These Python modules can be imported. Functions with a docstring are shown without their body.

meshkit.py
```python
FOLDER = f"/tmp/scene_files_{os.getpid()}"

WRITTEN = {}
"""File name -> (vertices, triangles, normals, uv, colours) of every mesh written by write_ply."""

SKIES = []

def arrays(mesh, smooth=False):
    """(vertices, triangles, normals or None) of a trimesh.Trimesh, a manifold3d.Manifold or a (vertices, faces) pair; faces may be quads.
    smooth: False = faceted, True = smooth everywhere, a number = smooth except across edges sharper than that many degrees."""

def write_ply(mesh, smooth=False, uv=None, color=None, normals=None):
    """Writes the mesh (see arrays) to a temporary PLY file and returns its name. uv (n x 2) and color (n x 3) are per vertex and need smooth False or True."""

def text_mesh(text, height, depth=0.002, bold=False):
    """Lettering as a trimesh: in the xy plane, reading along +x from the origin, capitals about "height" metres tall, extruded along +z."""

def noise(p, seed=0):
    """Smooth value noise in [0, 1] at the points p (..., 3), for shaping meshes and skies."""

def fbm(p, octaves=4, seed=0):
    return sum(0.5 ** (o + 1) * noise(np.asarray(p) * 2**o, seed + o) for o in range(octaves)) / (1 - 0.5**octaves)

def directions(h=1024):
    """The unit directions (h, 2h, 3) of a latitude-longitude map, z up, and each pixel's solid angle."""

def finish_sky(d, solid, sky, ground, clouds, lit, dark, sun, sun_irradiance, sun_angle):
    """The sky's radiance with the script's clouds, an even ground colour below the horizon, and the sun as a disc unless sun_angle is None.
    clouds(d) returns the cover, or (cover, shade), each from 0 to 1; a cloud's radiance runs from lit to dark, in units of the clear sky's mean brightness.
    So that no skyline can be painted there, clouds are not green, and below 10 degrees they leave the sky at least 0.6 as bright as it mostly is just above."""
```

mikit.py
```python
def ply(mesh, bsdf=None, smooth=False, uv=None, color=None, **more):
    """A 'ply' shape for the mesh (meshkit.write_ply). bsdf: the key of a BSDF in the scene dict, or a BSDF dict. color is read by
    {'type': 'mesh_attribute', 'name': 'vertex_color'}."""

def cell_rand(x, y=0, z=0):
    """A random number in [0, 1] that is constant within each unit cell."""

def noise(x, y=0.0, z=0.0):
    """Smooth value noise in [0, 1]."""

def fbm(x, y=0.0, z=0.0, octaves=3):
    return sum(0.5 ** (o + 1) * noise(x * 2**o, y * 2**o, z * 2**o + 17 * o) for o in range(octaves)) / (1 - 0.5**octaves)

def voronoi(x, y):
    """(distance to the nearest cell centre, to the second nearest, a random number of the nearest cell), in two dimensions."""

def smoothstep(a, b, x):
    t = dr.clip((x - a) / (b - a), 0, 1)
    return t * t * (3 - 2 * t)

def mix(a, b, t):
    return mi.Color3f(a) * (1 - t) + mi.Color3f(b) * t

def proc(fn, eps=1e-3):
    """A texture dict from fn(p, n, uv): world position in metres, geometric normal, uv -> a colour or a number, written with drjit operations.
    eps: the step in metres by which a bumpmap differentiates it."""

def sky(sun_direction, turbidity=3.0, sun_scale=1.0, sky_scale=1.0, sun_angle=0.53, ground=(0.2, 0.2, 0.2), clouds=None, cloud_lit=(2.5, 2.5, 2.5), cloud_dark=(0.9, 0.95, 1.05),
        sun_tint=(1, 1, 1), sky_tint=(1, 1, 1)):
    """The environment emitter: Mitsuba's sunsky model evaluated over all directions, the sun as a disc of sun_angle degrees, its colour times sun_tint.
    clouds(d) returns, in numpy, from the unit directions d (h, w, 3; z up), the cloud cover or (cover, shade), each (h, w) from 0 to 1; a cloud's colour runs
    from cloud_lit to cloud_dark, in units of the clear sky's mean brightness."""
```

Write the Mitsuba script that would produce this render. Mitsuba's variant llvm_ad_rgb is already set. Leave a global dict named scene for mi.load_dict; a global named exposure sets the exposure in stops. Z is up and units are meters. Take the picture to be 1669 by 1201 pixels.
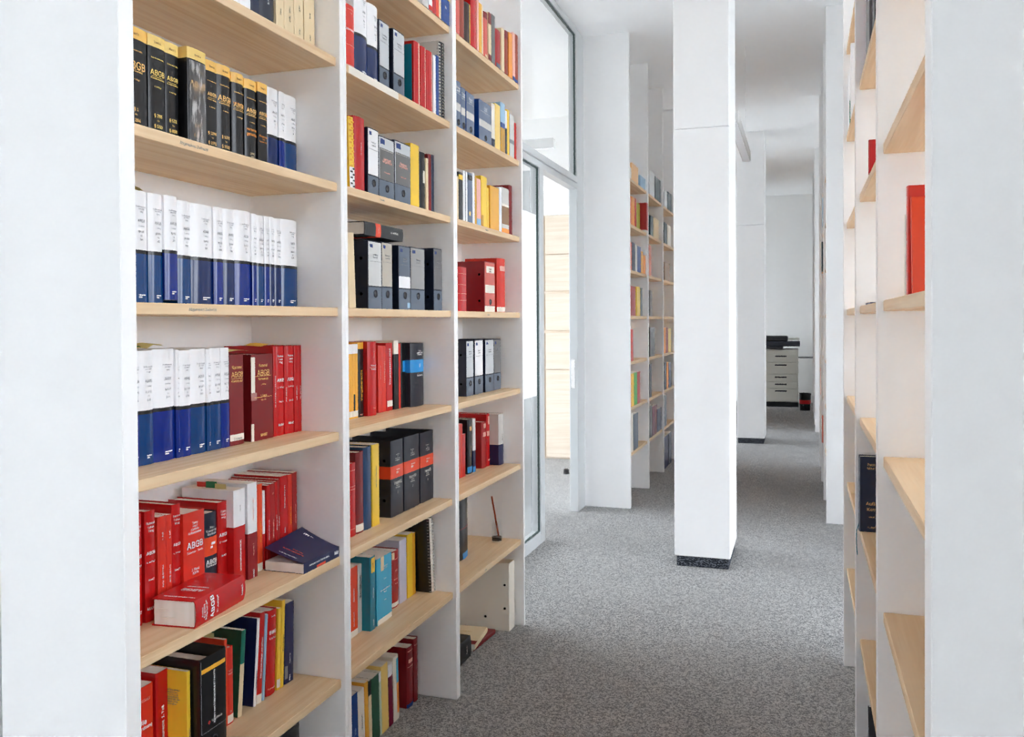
import math, random
import numpy as np, trimesh, mitsuba as mi, drjit as dr, mikit, meshkit
from mikit import proc, noise, fbm, smoothstep, mix, cell_rand

T = mi.ScalarTransform4f
scene, labels = {}, {}
random.seed(7)
rng = np.random.default_rng(7)

# ------------------------------------------------------------------ camera
F_PX, CY = 1410.13, 543.67
yaw, pit, rol = 0.3231, 0.0132, -0.006
EYE = np.array([0, 0, 1.5703])
fw = np.array([-math.sin(yaw) * math.cos(pit), math.cos(yaw) * math.cos(pit), -math.sin(pit)])
rt = np.array([math.cos(yaw), math.sin(yaw), 0])
up = np.cross(rt, fw)
up = -math.sin(rol) * rt + math.cos(rol) * up
scene['camera'] = {
    'type': 'perspective', 'fov': math.degrees(2 * math.atan(834.5 / F_PX)), 'fov_axis': 'x',
    'principal_point_offset_y': (600.5 - CY) / 1201, 'near_clip': 0.05, 'far_clip': 200.0,
    'to_world': T().look_at(origin=EYE.tolist(), target=(EYE + fw).tolist(), up=up.tolist()),
}
# ------------------------------------------------------------------ light: an overcast sky that shines in through the office windows
scene['sky'] = mikit.sky([-0.5, 0.2, 0.84], turbidity=4.0, sun_scale=0.0, sky_scale=1.0, ground=(0.26, 0.26, 0.25),
                         clouds=lambda d: (np.full(d.shape[:2], 0.92), np.clip(0.35 * (1 - d[..., 2]), 0, 1)), cloud_lit=(1.45, 1.52, 1.60), cloud_dark=(0.98, 1.04, 1.12))
exposure = 5.84

# ------------------------------------------------------------------ measures (metres; y runs down the aisle, x to the right)
XL, XR = -1.362, 0.179            # front planes of the left and the right bookcases
Y0, YR, PITCH = 1.496, 1.439, 0.9207
YB, YB2 = 7.19, 7.11              # second run of bookcases
YC, YC2 = 12.91, 12.87            # third run
LV, STEP = 0.449, 0.39            # lowest shelf top, shelf spacing
CEIL = 3.98
XW, XRW = -1.75, 0.575            # glazed wall line on the left, wall on the right
YN = -3.6                         # wall behind the viewer
XO = -5.9                         # window wall of the offices on the left
XO2 = 3.4                         # window wall of the room on the right, beside the viewer


def zl(L):
    return LV + STEP * (L - 1) if L > 0 else 0.0


WIN_L = [4.12, 4.3, 8.35, 10.4, 15.2, 17.45]      # edges of piers and windows along y
WIN_R = [YN, -1.9, 0.6, 1.7, 5.0, 9.95]

# ------------------------------------------------------------------ materials
def rgb(*c):
    return {'type': 'rgb', 'value': list(c)}


def srgb(r, g, b):
    f = lambda v: ((v / 255 + 0.055) / 1.055) ** 2.4 if v > 10 else v / 255 / 12.92
    return [f(r), f(g), f(b)]


def plastic(c, rough=0.35, spec=0.5, **k):
    return {'type': 'twosided', 'b': {'type': 'principled', 'base_color': c if isinstance(c, dict) else rgb(*c), 'roughness': rough, 'specular': spec, **k}}


def wood_fn(grain, light=(230, 203, 167), dark=(216, 182, 140)):
    def fn(p, n, uv):
        a, b = (p.y, p.x) if grain == 'y' else (p.x, p.z)
        c = p.z if grain == 'y' else p.y
        f = fbm(b * 55.0 + 3 * noise(a * 1.3, b * 4.0), c * 55.0, a * 1.6, octaves=3)
        g = noise(b * 300.0, c * 300.0, a * 7.0)
        t = smoothstep(0.25, 0.75, f) * 0.75 + g * 0.25
        return mix(srgb(*light), srgb(*dark), t)
    return fn


def carpet_fn(p, n, uv):
    v = noise(p.x * 270.0, p.y * 270.0, p.z * 270.0)
    w = noise(p.x * 115.0 + 31.0, p.y * 115.0, p.z * 115.0)
    m = noise(p.x * 2.2, p.y * 2.2)
    t = dr.clip(smoothstep(0.2, 0.85, v * 0.62 + w * 0.38) + 0.10 * (m - 0.5), 0, 1)
    return mix(srgb(112, 112, 113), srgb(180, 179, 177), t)


def carpet_bump(p, n, uv):
    return noise(p.x * 170.0, p.y * 170.0) * 0.8 + noise(p.x * 420.0, p.y * 420.0) * 0.2


scene['m_white'] = plastic([0.92, 0.92, 0.92], 0.42, 0.4)
scene['m_wall'] = plastic([0.90, 0.90, 0.89], 0.8, 0.2)
scene['m_ceiling'] = plastic([0.88, 0.885, 0.89], 0.9, 0.2)
scene['m_wood'] = plastic(proc(wood_fn('y')), 0.45, 0.4)
scene['m_woodx'] = plastic(proc(wood_fn('x', (226, 214, 199), (214, 199, 180))), 0.5, 0.35)
scene['m_carpet'] = {'type': 'twosided', 'b': {'type': 'bumpmap', 'arbitrary': proc(carpet_bump, eps=1.5e-3), 'scale': 0.004,
                     'nested': {'type': 'principled', 'base_color': proc(carpet_fn), 'roughness': 0.95, 'specular': 0.1}}}
scene['m_plinth'] = plastic(proc(lambda p, n, uv: mix(srgb(40, 43, 48), srgb(104, 108, 116), smoothstep(0.35, 0.8, noise(p.x * 150, p.y * 150, p.z * 150)))), 0.9, 0.1)
scene['m_frame'] = plastic([0.60, 0.62, 0.63], 0.35, 0.5)
scene['m_seal'] = plastic(srgb(58, 74, 72), 0.4)
scene['m_jar'] = {'type': 'dielectric', 'int_ior': 1.5}
scene['m_film'] = {'type': 'blendbsdf', 'weight': proc(lambda p, n, uv: 0.10 + 0.50 * smoothstep(0.48, 0.78, fbm(p.y * 120.0, p.z * 30.0, p.x * 20.0, octaves=4))), 'a': {'type': 'thindielectric'}, 'b': plastic([0.8, 0.8, 0.8], 0.25, 0.8)}
scene['m_glass'] = {'type': 'thindielectric', 'int_ior': 1.5}
scene['m_frost'] = {'type': 'principledthin', 'base_color': rgb(0.93, 0.96, 0.96), 'roughness': 0.7, 'diff_trans': 1.2, 'spec_trans': 0.0}
scene['m_metal'] = {'type': 'roughconductor', 'material': 'Al', 'alpha': 0.25}
scene['m_lampgrey'] = plastic([0.62, 0.62, 0.61], 0.4)
scene['m_copier'] = plastic(srgb(205, 203, 193), 0.5)
scene['m_liquid'] = plastic(srgb(52, 30, 18), 0.2)

COL = dict(blue2=(32, 66, 104), white=(238, 239, 242), blue=(18, 62, 134), navy=(24, 36, 64), navy2=(26, 34, 52), navy3=(24, 30, 74), black=(22, 23, 26), black2=(34, 38, 50),
           red=(186, 22, 24), red2=(212, 48, 34), red3=(164, 34, 34), orangered=(228, 74, 40), bordeaux=(120, 28, 32), bordeaux2=(138, 30, 36), burgundy=(112, 14, 48),
           burgundy2=(122, 18, 26), cream=(228, 208, 172), paper=(236, 230, 218), grey=(128, 130, 134), grey2=(104, 104, 104), palegrey=(204, 202, 198), silver=(196, 200, 204),
           silver2=(206, 208, 208), taupe=(186, 180, 168), film=(150, 150, 150), film2=(112, 112, 114), greyblue=(92, 104, 120), greyblue2=(96, 110, 134), yellow=(240, 200, 60),
           yellow2=(240, 208, 120), gold=(232, 170, 54), gold2=(200, 150, 50), goldt=(236, 190, 120), orange=(238, 150, 58), orangecream=(240, 190, 130), teal=(20, 120, 142),
           teal2=(22, 110, 92), deepteal=(30, 58, 64), cyan=(62, 172, 206), sky=(34, 140, 206), paleblue=(150, 186, 212), lavender=(206, 206, 224), green=(36, 84, 62),
           greenb=(70, 170, 70), palegreen=(196, 212, 186), olive=(178, 180, 80), pink=(236, 178, 164), pink2=(206, 92, 80), palered=(220, 120, 100), brown=(140, 104, 70),
           brownred=(150, 58, 36), darkbrown=(56, 36, 28), ink=(44, 44, 50), wbblue=(8, 38, 122), wbblue2=(8, 58, 112), wbblue3=(10, 36, 88), wbtext=(168, 170, 176), wbink=(118, 120, 128),
           tape=(170, 120, 116), byyel=(244, 196, 104), byyel2=(246, 214, 128), greenpost=(30, 120, 70), note=(214, 204, 140), olivenote=(190, 176, 120), txtblue=(40, 60, 120), pagec=(226, 220, 208))
GLOSS = dict(black=0.22, wbblue=0.14, wbblue2=0.14, wbblue3=0.14, white=0.3, red=0.22, film=0.1, film2=0.12, silver=0.22, silver2=0.25, cream=0.6, paper=0.6, note=0.8, olivenote=0.8, pagec=0.85, lavender=0.4)


def mat(name):
    key = 'c_' + name
    if key not in scene:
        scene[key] = plastic(srgb(*COL[name]), GLOSS.get(name, 0.32), 0.5)
    return key


def pages_fn(p, n, uv):
    return mix(srgb(246, 242, 236), srgb(220, 213, 202), noise(p.x * 30, p.y * 900.0, p.z * 8) * 0.7)


scene['m_pages'] = plastic(proc(pages_fn), 0.9, 0.1)

# ------------------------------------------------------------------ mesh helpers
def mesh(v, f):
    return trimesh.Trimesh(np.asarray(v, float), np.asarray(f), process=False)


def cat(ms):
    return trimesh.util.concatenate(ms) if len(ms) > 1 else ms[0]


def box(lo, hi):
    v = np.array([[x, y, z] for x in (lo[0], hi[0]) for y in (lo[1], hi[1]) for z in (lo[2], hi[2])], float)
    return mesh(v, [[0, 1, 3], [0, 3, 2], [4, 6, 7], [4, 7, 5], [0, 4, 5], [0, 5, 1], [2, 3, 7], [2, 7, 6], [0, 2, 6], [0, 6, 4], [1, 5, 7], [1, 7, 3]])


def cbox(lo, hi, c=0.0015):
    """A box with its edges chamfered."""
    lo, hi = np.minimum(lo, hi), np.maximum(lo, hi)
    c = min(c, *(0.45 * (hi - lo)))
    pts = []
    for k in range(3):
        for s in np.ndindex(2, 2, 2):
            q = np.where(np.array(s) == 0, lo, hi).astype(float)
            d = np.where(np.array(s) == 0, 1, -1) * c
            d[k] = 0
            pts.append(q + d)
    return trimesh.convex.convex_hull(np.array(pts))


def cyl(p0, p1, r, n=16, r1=None):
    p0, p1 = np.asarray(p0, float), np.asarray(p1, float)
    t = (p1 - p0) / np.linalg.norm(p1 - p0)
    a = np.cross(t, [0, 0, 1.0] if abs(t[2]) < 0.9 else [1.0, 0, 0])
    a /= np.linalg.norm(a)
    b = np.cross(t, a)
    ang = np.arange(n) * 2 * np.pi / n
    ring = np.cos(ang)[:, None] * a + np.sin(ang)[:, None] * b
    v = np.vstack([p0 + r * ring, p1 + (r if r1 is None else r1) * ring, [p0], [p1]])
    f = []
    for i in range(n):
        j = (i + 1) % n
        f += [[i, j, n + j], [i, n + j, n + i], [2 * n, j, i], [2 * n + 1, n + i, n + j]]
    return mesh(v, f)


def revolve(profile, n=24):
    """profile: (r, z) points; around z."""
    pr = np.asarray(profile, float)
    ang = np.arange(n) * 2 * np.pi / n
    v = np.stack([pr[:, None, 0] * np.cos(ang), pr[:, None, 0] * np.sin(ang), np.repeat(pr[:, 1:2], n, 1)], -1).reshape(-1, 3)
    f = []
    for i in range(len(pr) - 1):
        for j in range(n):
            k = (j + 1) % n
            f += [[i * n + j, i * n + k, (i + 1) * n + k], [i * n + j, (i + 1) * n + k, (i + 1) * n + j]]
    return mesh(v, f)


def tube(pts, r, n=6):
    pts = np.asarray(pts, float)
    t = np.gradient(pts, axis=0)
    t /= np.linalg.norm(t, axis=1, keepdims=True) + 1e-12
    a = np.cross(t, np.where(np.abs(t[:, 2:]) < 0.9, [[0, 0, 1.0]], [[1.0, 0, 0]]))
    a /= np.linalg.norm(a, axis=1, keepdims=True) + 1e-12
    b = np.cross(t, a)
    ang = np.arange(n) * 2 * np.pi / n
    v = (pts[:, None] + r * (np.cos(ang)[None, :, None] * a[:, None] + np.sin(ang)[None, :, None] * b[:, None])).reshape(-1, 3)
    f = []
    for i in range(len(pts) - 1):
        for j in range(n):
            k = (j + 1) % n
            f += [[i * n + j, i * n + k, (i + 1) * n + k], [i * n + j, (i + 1) * n + k, (i + 1) * n + j]]
    return mesh(v, f)


def swap(m, M):
    m = m.copy()
    m.apply_transform(M)
    return m


# ------------------------------------------------------------------ scene entries
def numbered(name):
    if name not in USED:
        USED.add(name)
        return name
    k = COUNT.get(name, 0) + 1
    while f'{name}_{k:03d}' in USED:
        k += 1
    COUNT[name] = k
    USED.add(f'{name}_{k:03d}')
    return f'{name}_{k:03d}'


USED, COUNT = set(), {}


def split_normals(m, angle):
    """Corner normals: smooth except across edges sharper than the angle."""
    v, f = np.asarray(m.vertices, float), np.asarray(m.faces, int)
    fn = np.cross(v[f[:, 1]] - v[f[:, 0]], v[f[:, 2]] - v[f[:, 0]])
    un = fn / np.maximum(np.linalg.norm(fn, axis=1, keepdims=True), 1e-15)
    flat = f.ravel()
    order = np.argsort(flat, kind='stable')
    cnt = np.bincount(flat, minlength=len(v))
    start = np.cumsum(cnt) - cnt
    near = np.full((len(v), cnt.max()), -1)
    near[flat[order], np.arange(len(flat)) - start[flat[order]]] = order // 3
    nb = near[f]                                        # faces x 3 x valence
    ok = (nb >= 0) & (np.einsum('fcvk,fk->fcv', un[nb], un) > math.cos(math.radians(angle)))
    n = (fn[nb] * ok[..., None]).sum(2).reshape(-1, 3)
    n /= np.maximum(np.linalg.norm(n, axis=1, keepdims=True), 1e-15)
    return v[f].reshape(-1, 3), np.arange(3 * len(f)).reshape(-1, 3), n


def obj(name, m, bsdf, parent=None, smooth=False, to_world=None):
    key = numbered((parent + '__' if parent else '') + name)
    more = {} if to_world is None else {'to_world': to_world}
    if smooth is True or smooth is False:
        scene[key] = mikit.ply(m, bsdf, smooth=smooth, **more)
    else:
        v, f, n = split_normals(m, smooth)
        scene[key] = {'type': 'ply', 'filename': meshkit.write_ply((v, f), normals=n), 'face_normals': False, 'bsdf': {'type': 'ref', 'id': bsdf}, **more}
    return key


def thing(name, label, cat_, group=None):
    key = numbered(name)
    labels[key] = {'label': label, 'category': cat_}
    if group:
        labels[key]['group'] = group
    return key


def struct(name, m, bsdf, label, smooth=False):
    key = obj(name, m, bsdf, None, smooth)
    labels[key] = {'label': label, 'kind': 'structure'}
    return key


# lettering in the xy plane, centred, set glyph by glyph; each glyph is built once at unit capital height
_GLYPH, _TXT = {}, {}


def text(s, bold=False):
    bold = bool(bold)
    if (s, bold) not in _TXT:
        vs, fs, pen, n = [], [], 0.0, 0
        for ch in s:
            if ch == ' ':
                pen += 0.36
                continue
            if (ch, bold) not in _GLYPH:
                m = meshkit.text_mesh(ch, 1.0, depth=0.02, bold=bold)
                v = np.array(m.vertices)
                v[:, 0] -= v[:, 0].min()
                _GLYPH[(ch, bold)] = (v, np.array(m.faces), float(v[:, 0].max()))
            v, f, w = _GLYPH[(ch, bold)]
            vs.append(v + [pen, 0, 0])
            fs.append(f + n)
            n += len(v)
            pen += w + 0.13
        v = np.vstack(vs)
        w = pen - 0.13
        _TXT[(s, bold)] = (v - [w / 2, 0.5, 0], np.vstack(fs), w)
    return _TXT[(s, bold)]


def place_text(s, size, centre, ex, ey, bold=False, maxw=None, depth=0.0003):
    """Lettering with its reading direction ex and its up direction ey."""
    v, f, w = text(s, bold)
    if maxw and w * size > maxw:
        size = maxw / w
    ex, ey = np.asarray(ex, float), np.asarray(ey, float)
    n = np.cross(ex, ey)
    p = np.asarray(centre, float) + v[:, :1] * size * ex + v[:, 1:2] * size * ey + (v[:, 2:] / 0.02) * depth * n
    return mesh(p, f)

# ------------------------------------------------------------------ books: local frame, spine at x = 0 facing +x, y = thickness, z = height
def spine_x(y, w, bulge, pw):
    return -bulge * np.abs(2 * np.asarray(y) / w - 1) ** pw


def wrap(w, d, t, bulge, pw, z0, z1, off=0.0, back=None):
    """A cover bent round three sides of the pages."""
    ys = w * (0.5 - 0.5 * np.cos(np.linspace(0, np.pi, 13)))
    out = np.column_stack([spine_x(ys, w, bulge, pw) + off, ys])
    out[0, 1] -= off; out[-1, 1] += off
    b = -d if back is None else back
    out = np.vstack([[b, -off], out, [b, w + off]])
    inn = np.vstack([[b, t], np.column_stack([spine_x(ys, w, bulge, pw) - t, np.clip(ys, t, w - t)]), [b, w - t]])
    n = len(out)
    v = np.vstack([np.column_stack([out, np.full(n, z0)]), np.column_stack([out, np.full(n, z1)]), np.column_stack([inn, np.full(n, z0)]), np.column_stack([inn, np.full(n, z1)])])
    f = []
    for i in range(n - 1):
        a, b_, c, d_ = i, i + 1, n + i, n + i + 1
        e, g, h, k = 2 * n + i, 2 * n + i + 1, 3 * n + i, 3 * n + i + 1
        f += [[a, b_, d_], [a, d_, c], [e, k, g], [e, h, k], [c, d_, k], [c, k, h], [a, g, b_], [a, e, g]]
    for i in (0, n - 1):
        q = [i, n + i, 3 * n + i, 2 * n + i]
        q = q if i == 0 else q[::-1]
        f += [[q[0], q[1], q[2]], [q[0], q[2], q[3]]]
    return mesh(v, f)


def patch(w, bulge, pw, z0, z1, y0, y1, off):
    """A label lying on the spine."""
    ys = np.linspace(y0 * w, y1 * w, 7)
    xs = spine_x(np.clip(ys, 0, w), w, bulge, pw) + off
    n = 7
    lo = np.column_stack([xs, ys, np.full(n, z0)]); hi = np.column_stack([xs, ys, np.full(n, z1)])
    v = np.vstack([lo, hi, lo - [off + 0.0003, 0, 0], hi - [off + 0.0003, 0, 0]])
    f = []
    for i in range(n - 1):
        f += [[i, i + 1, n + i + 1], [i, n + i + 1, n + i], [n + i, n + i + 1, 3 * n + i + 1], [n + i, 3 * n + i + 1, 3 * n + i], [i, 2 * n + i + 1, i + 1], [i, 2 * n + i, 2 * n + i + 1]]
    f += [[0, n, 3 * n], [0, 3 * n, 2 * n], [n - 1, 3 * n - 1, 4 * n - 1], [n - 1, 4 * n - 1, 2 * n - 1]]
    return mesh(v, f)


class Style:
    def __init__(s, kind, color, d=.17, dec=None, **k):
        s.kind, s.color, s.d, s.dec, s.k = kind, color, d, list(dec or []), k


def pb(color, d=.17): return Style('pb', color, d)
def hb(color, d=.17): return Style('hb', color, d)


def WB(a, b):
    i = (int(a) * 7 + int(b)) % 3
    blue = ['wbblue', 'wbblue2', 'wbblue3'][i]
    t = 'wbtext'
    return Style('wb', 'white', .172, [('T', 'Großkommentar', .86, .0035, t, 'h', 0, .6), ('T', 'zum ABGB', .84, .0035, t, 'h', 0, .6), ('T', 'Klang', .815, .0035, t, 'h', 0, .6), ('T', 'ABGB', .735, .0070, 'wbink', 'h', 0, .6),
        ('T', '3. Auflage', .69, .0033, t, 'h', 0, .6), ('T', '§§ ' + a, .64, .0048, 'wbink', 'h', 0, .6), ('T', 'bis', .605, .0045, t, 'h', 0, .6), ('T', b, .57, .0048, 'wbink', 'h', 0, .6),
        ('S', .075, .085, 'white', .45, .8), ('S', .055, .068, 'white', .45, .62)], blue=blue)


def BY(band, a, b):
    o = 'goldt' if band not in ('Band 2', 'Band 3') else 'yellow2'
    d = [('B', .895, 1.0, 'byyel2' if band in ('Band 2', 'Band 3', 'Band 4') else 'byyel'), ('T', band, .94, .0055, 'brown', 'h'), ('T', 'Schwimann Kodek', .795, .0036, o, 'h', 1), ('T', 'ABGB', .665, .0175, o, 'h', 1),
         ('S', .628, .632, o, .18, .82), ('T', 'Praxiskommentar', .612, .004, o, 'h', 1), ('T', '4. Auflage', .54, .0038, o, 'h')]
    if a:
        d += [('T', a, .28, .0078, o, 'h', 1), ('T', 'bis', .235, .004, o, 'h'), ('T', b, .185, .0078, o, 'h', 1), ('T', 'LexisNexis', .05, .005, o, 'h')]
    return Style('by', 'black', .172, d)


def RA(a, b, n, aufl):
    return Style('hb', 'red', .172, [('T', a, .89, .006, 'white', 'h'), ('T', b, .855, .006, 'white', 'h'), ('T', 'Hrsg', .82, .006, 'white', 'h'), ('T', 'ABGB', .62, .011, 'white', 'h', 1), ('T', aufl, .54, .005, 'white', 'h'),
                                ('T', 'Band ' + n, .38, .005, 'white', 'h'), ('T', 'MANZ', .12, .007, 'white', 'h', 1)])


def TH():
    return Style('hb', 'red2', .165, [('T', 'Tades', .88, .006, 'white', 'h'), ('T', 'Hopf', .845, .006, 'white', 'h'), ('T', 'Kathrein', .81, .006, 'white', 'h'), ('T', 'Stabentheiner', .775, .006, 'white', 'h'),
                                 ('T', 'ABGB', .64, .0165, 'white', 'h', 1), ('T', 'Gesetze - Texte', .565, .006, 'white', 'h'), ('T', '1. Band', .37, .0065, 'white', 'h'), ('T', 'ABGB', .33, .0065, 'white', 'h'), ('T', '37. Auflage', .2, .005, 'white', 'h')], bulge=.02)


def RB(label, base, extra=0):
    d = [('S', 0, .32, base, .02, .98), ('S', .34, .985, label, .03, .97), ('S', .90, .95, 'txtblue', .12, .32), ('T', 'Handbuch', .80, .006, 'grey', 'h'), ('T', 'Baurecht', .76, .006, 'grey', 'h'), ('L', .70, 'grey')]
    if extra:
        d += [('S', .34, .52, 'white', .02, .98), ('S', .03, .11, 'paleblue', .7, .95)]
    return Style('binder', 'navy2', .25, d, hole=.225)


def RB2():
    return Style('binder', 'navy2', .25, [('S', 0, .33, 'greyblue', .02, .98), ('S', .34, .985, 'silver', .03, .97), ('S', .34, .82, 'grey2', .06, .96), ('S', .88, .96, 'txtblue', .1, .36), ('T', 'Handbuch', .66, .009, 'pink', 'h', 1),
                                       ('T', 'Vergaberecht', .62, .008, 'pink', 'h', 1), ('L', .80, 'palegrey'), ('T', 'Loseblattwerk', .46, .005, 'pink', 'h')], hole=.215)


def RB3():
    return Style('binder', 'blue', .22, [('S', 0, .99, 'greyblue2', .02, .98), ('S', .36, .53, 'palegrey', .02, .98), ('T', 'Steuer', .86, .01, 'white', 'h'), ('T', 'recht', .80, .01, 'white', 'h'), ('L', .74, 'palegrey')], hole=.12)


def RB4():
    return Style('binder', 'bordeaux2', .24, [('S', 0, .12, 'paper', .02, .98), ('S', .13, .98, 'pink2', .03, .97), ('S', .38, .54, 'paper', .05, .95), ('S', .78, .91, 'paper', .15, .9), ('T', 'Firmen', .86, .008, 'bordeaux', 'h'), ('T', 'buch', .81, .008, 'bordeaux', 'h')], hole=.2)


def VG(n):
    return Style('binder', 'black2', .22, [('B', .50, .665, 'orangered'), ('T', 'Kommentar', .81, .004, 'palegrey', 'h'), ('T', 'zum', .785, .004, 'palegrey', 'h'), ('T', 'Versicherungs', .76, .004, 'palegrey', 'h'), ('T', 'vertragsgesetz', .735, .004, 'palegrey', 'h'),
                                        ('S', .60, .615, 'pink', .42, .68), ('S', .555, .585, 'pink', .42, .56), ('T', 'VersVG', .44, .012, 'palegrey', 'h', 1), ('T', 'Berliner', .40, .005, 'palegrey', 'h'), ('T', 'Kommentar', .375, .005, 'palegrey', 'h'), ('T', n, .31, .009, 'palegrey', 'h')], rivets=1)


def BD2():
    return Style('binder', 'black', .26, [('S', .86, .90, 'gold', .04, .96), ('S', .30, .302, 'grey', .04, .97), ('S', .30, .98, 'grey', .035, .045), ('T', 'Kodex des internationalen Rechts', .60, .006, 'white', 'u', 1), ('T', 'o', .385, .010, 'red2', 'h', 1, .3),
                                       ('T', 'LexisNexis', .385, .006, 'palegrey', 'h', 0, .6)], hole=.19, spread=1)


def CHK():
    d = [('S', 0, .34, 'white', 0, 1)]
    for i in range(26):
        z = i / 26
        d.append(('S', z, z + .020, 'black' if z < .33 else 'gold', .1 if i % 2 else .52, .48 if i % 2 else .92))
    return Style('pb', 'yellow', .17, d)


def SP(color):
    return Style('spiral', color, .20, [])


NICE = {'byyel': 'yellow', 'byyel2': 'pale yellow', 'orangered': 'orange red', 'palegrey': 'pale grey', 'paper': 'cream white', 'sky': 'light blue', 'gold': 'golden yellow'}
CATS = {'binder': ('ring_binder', 'ring binder'), 'spiral': ('bound_report', 'report')}
PENDING = []


def B(y, w, h, style, desc, sb=.158, dec=None, lean=0, lift=0, bulge=None, top2=None, side=None, pm=0, film=0, blurb=0, wire=0, top=None):
    return dict(y=y, w=w, h=h, st=style, desc=desc, sb=sb, dec=dec, lean=lean, lift=lift, bulge=bulge, top2=top2, side=side, pm=pm, film=film, blurb=blurb, wire=wire)


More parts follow.
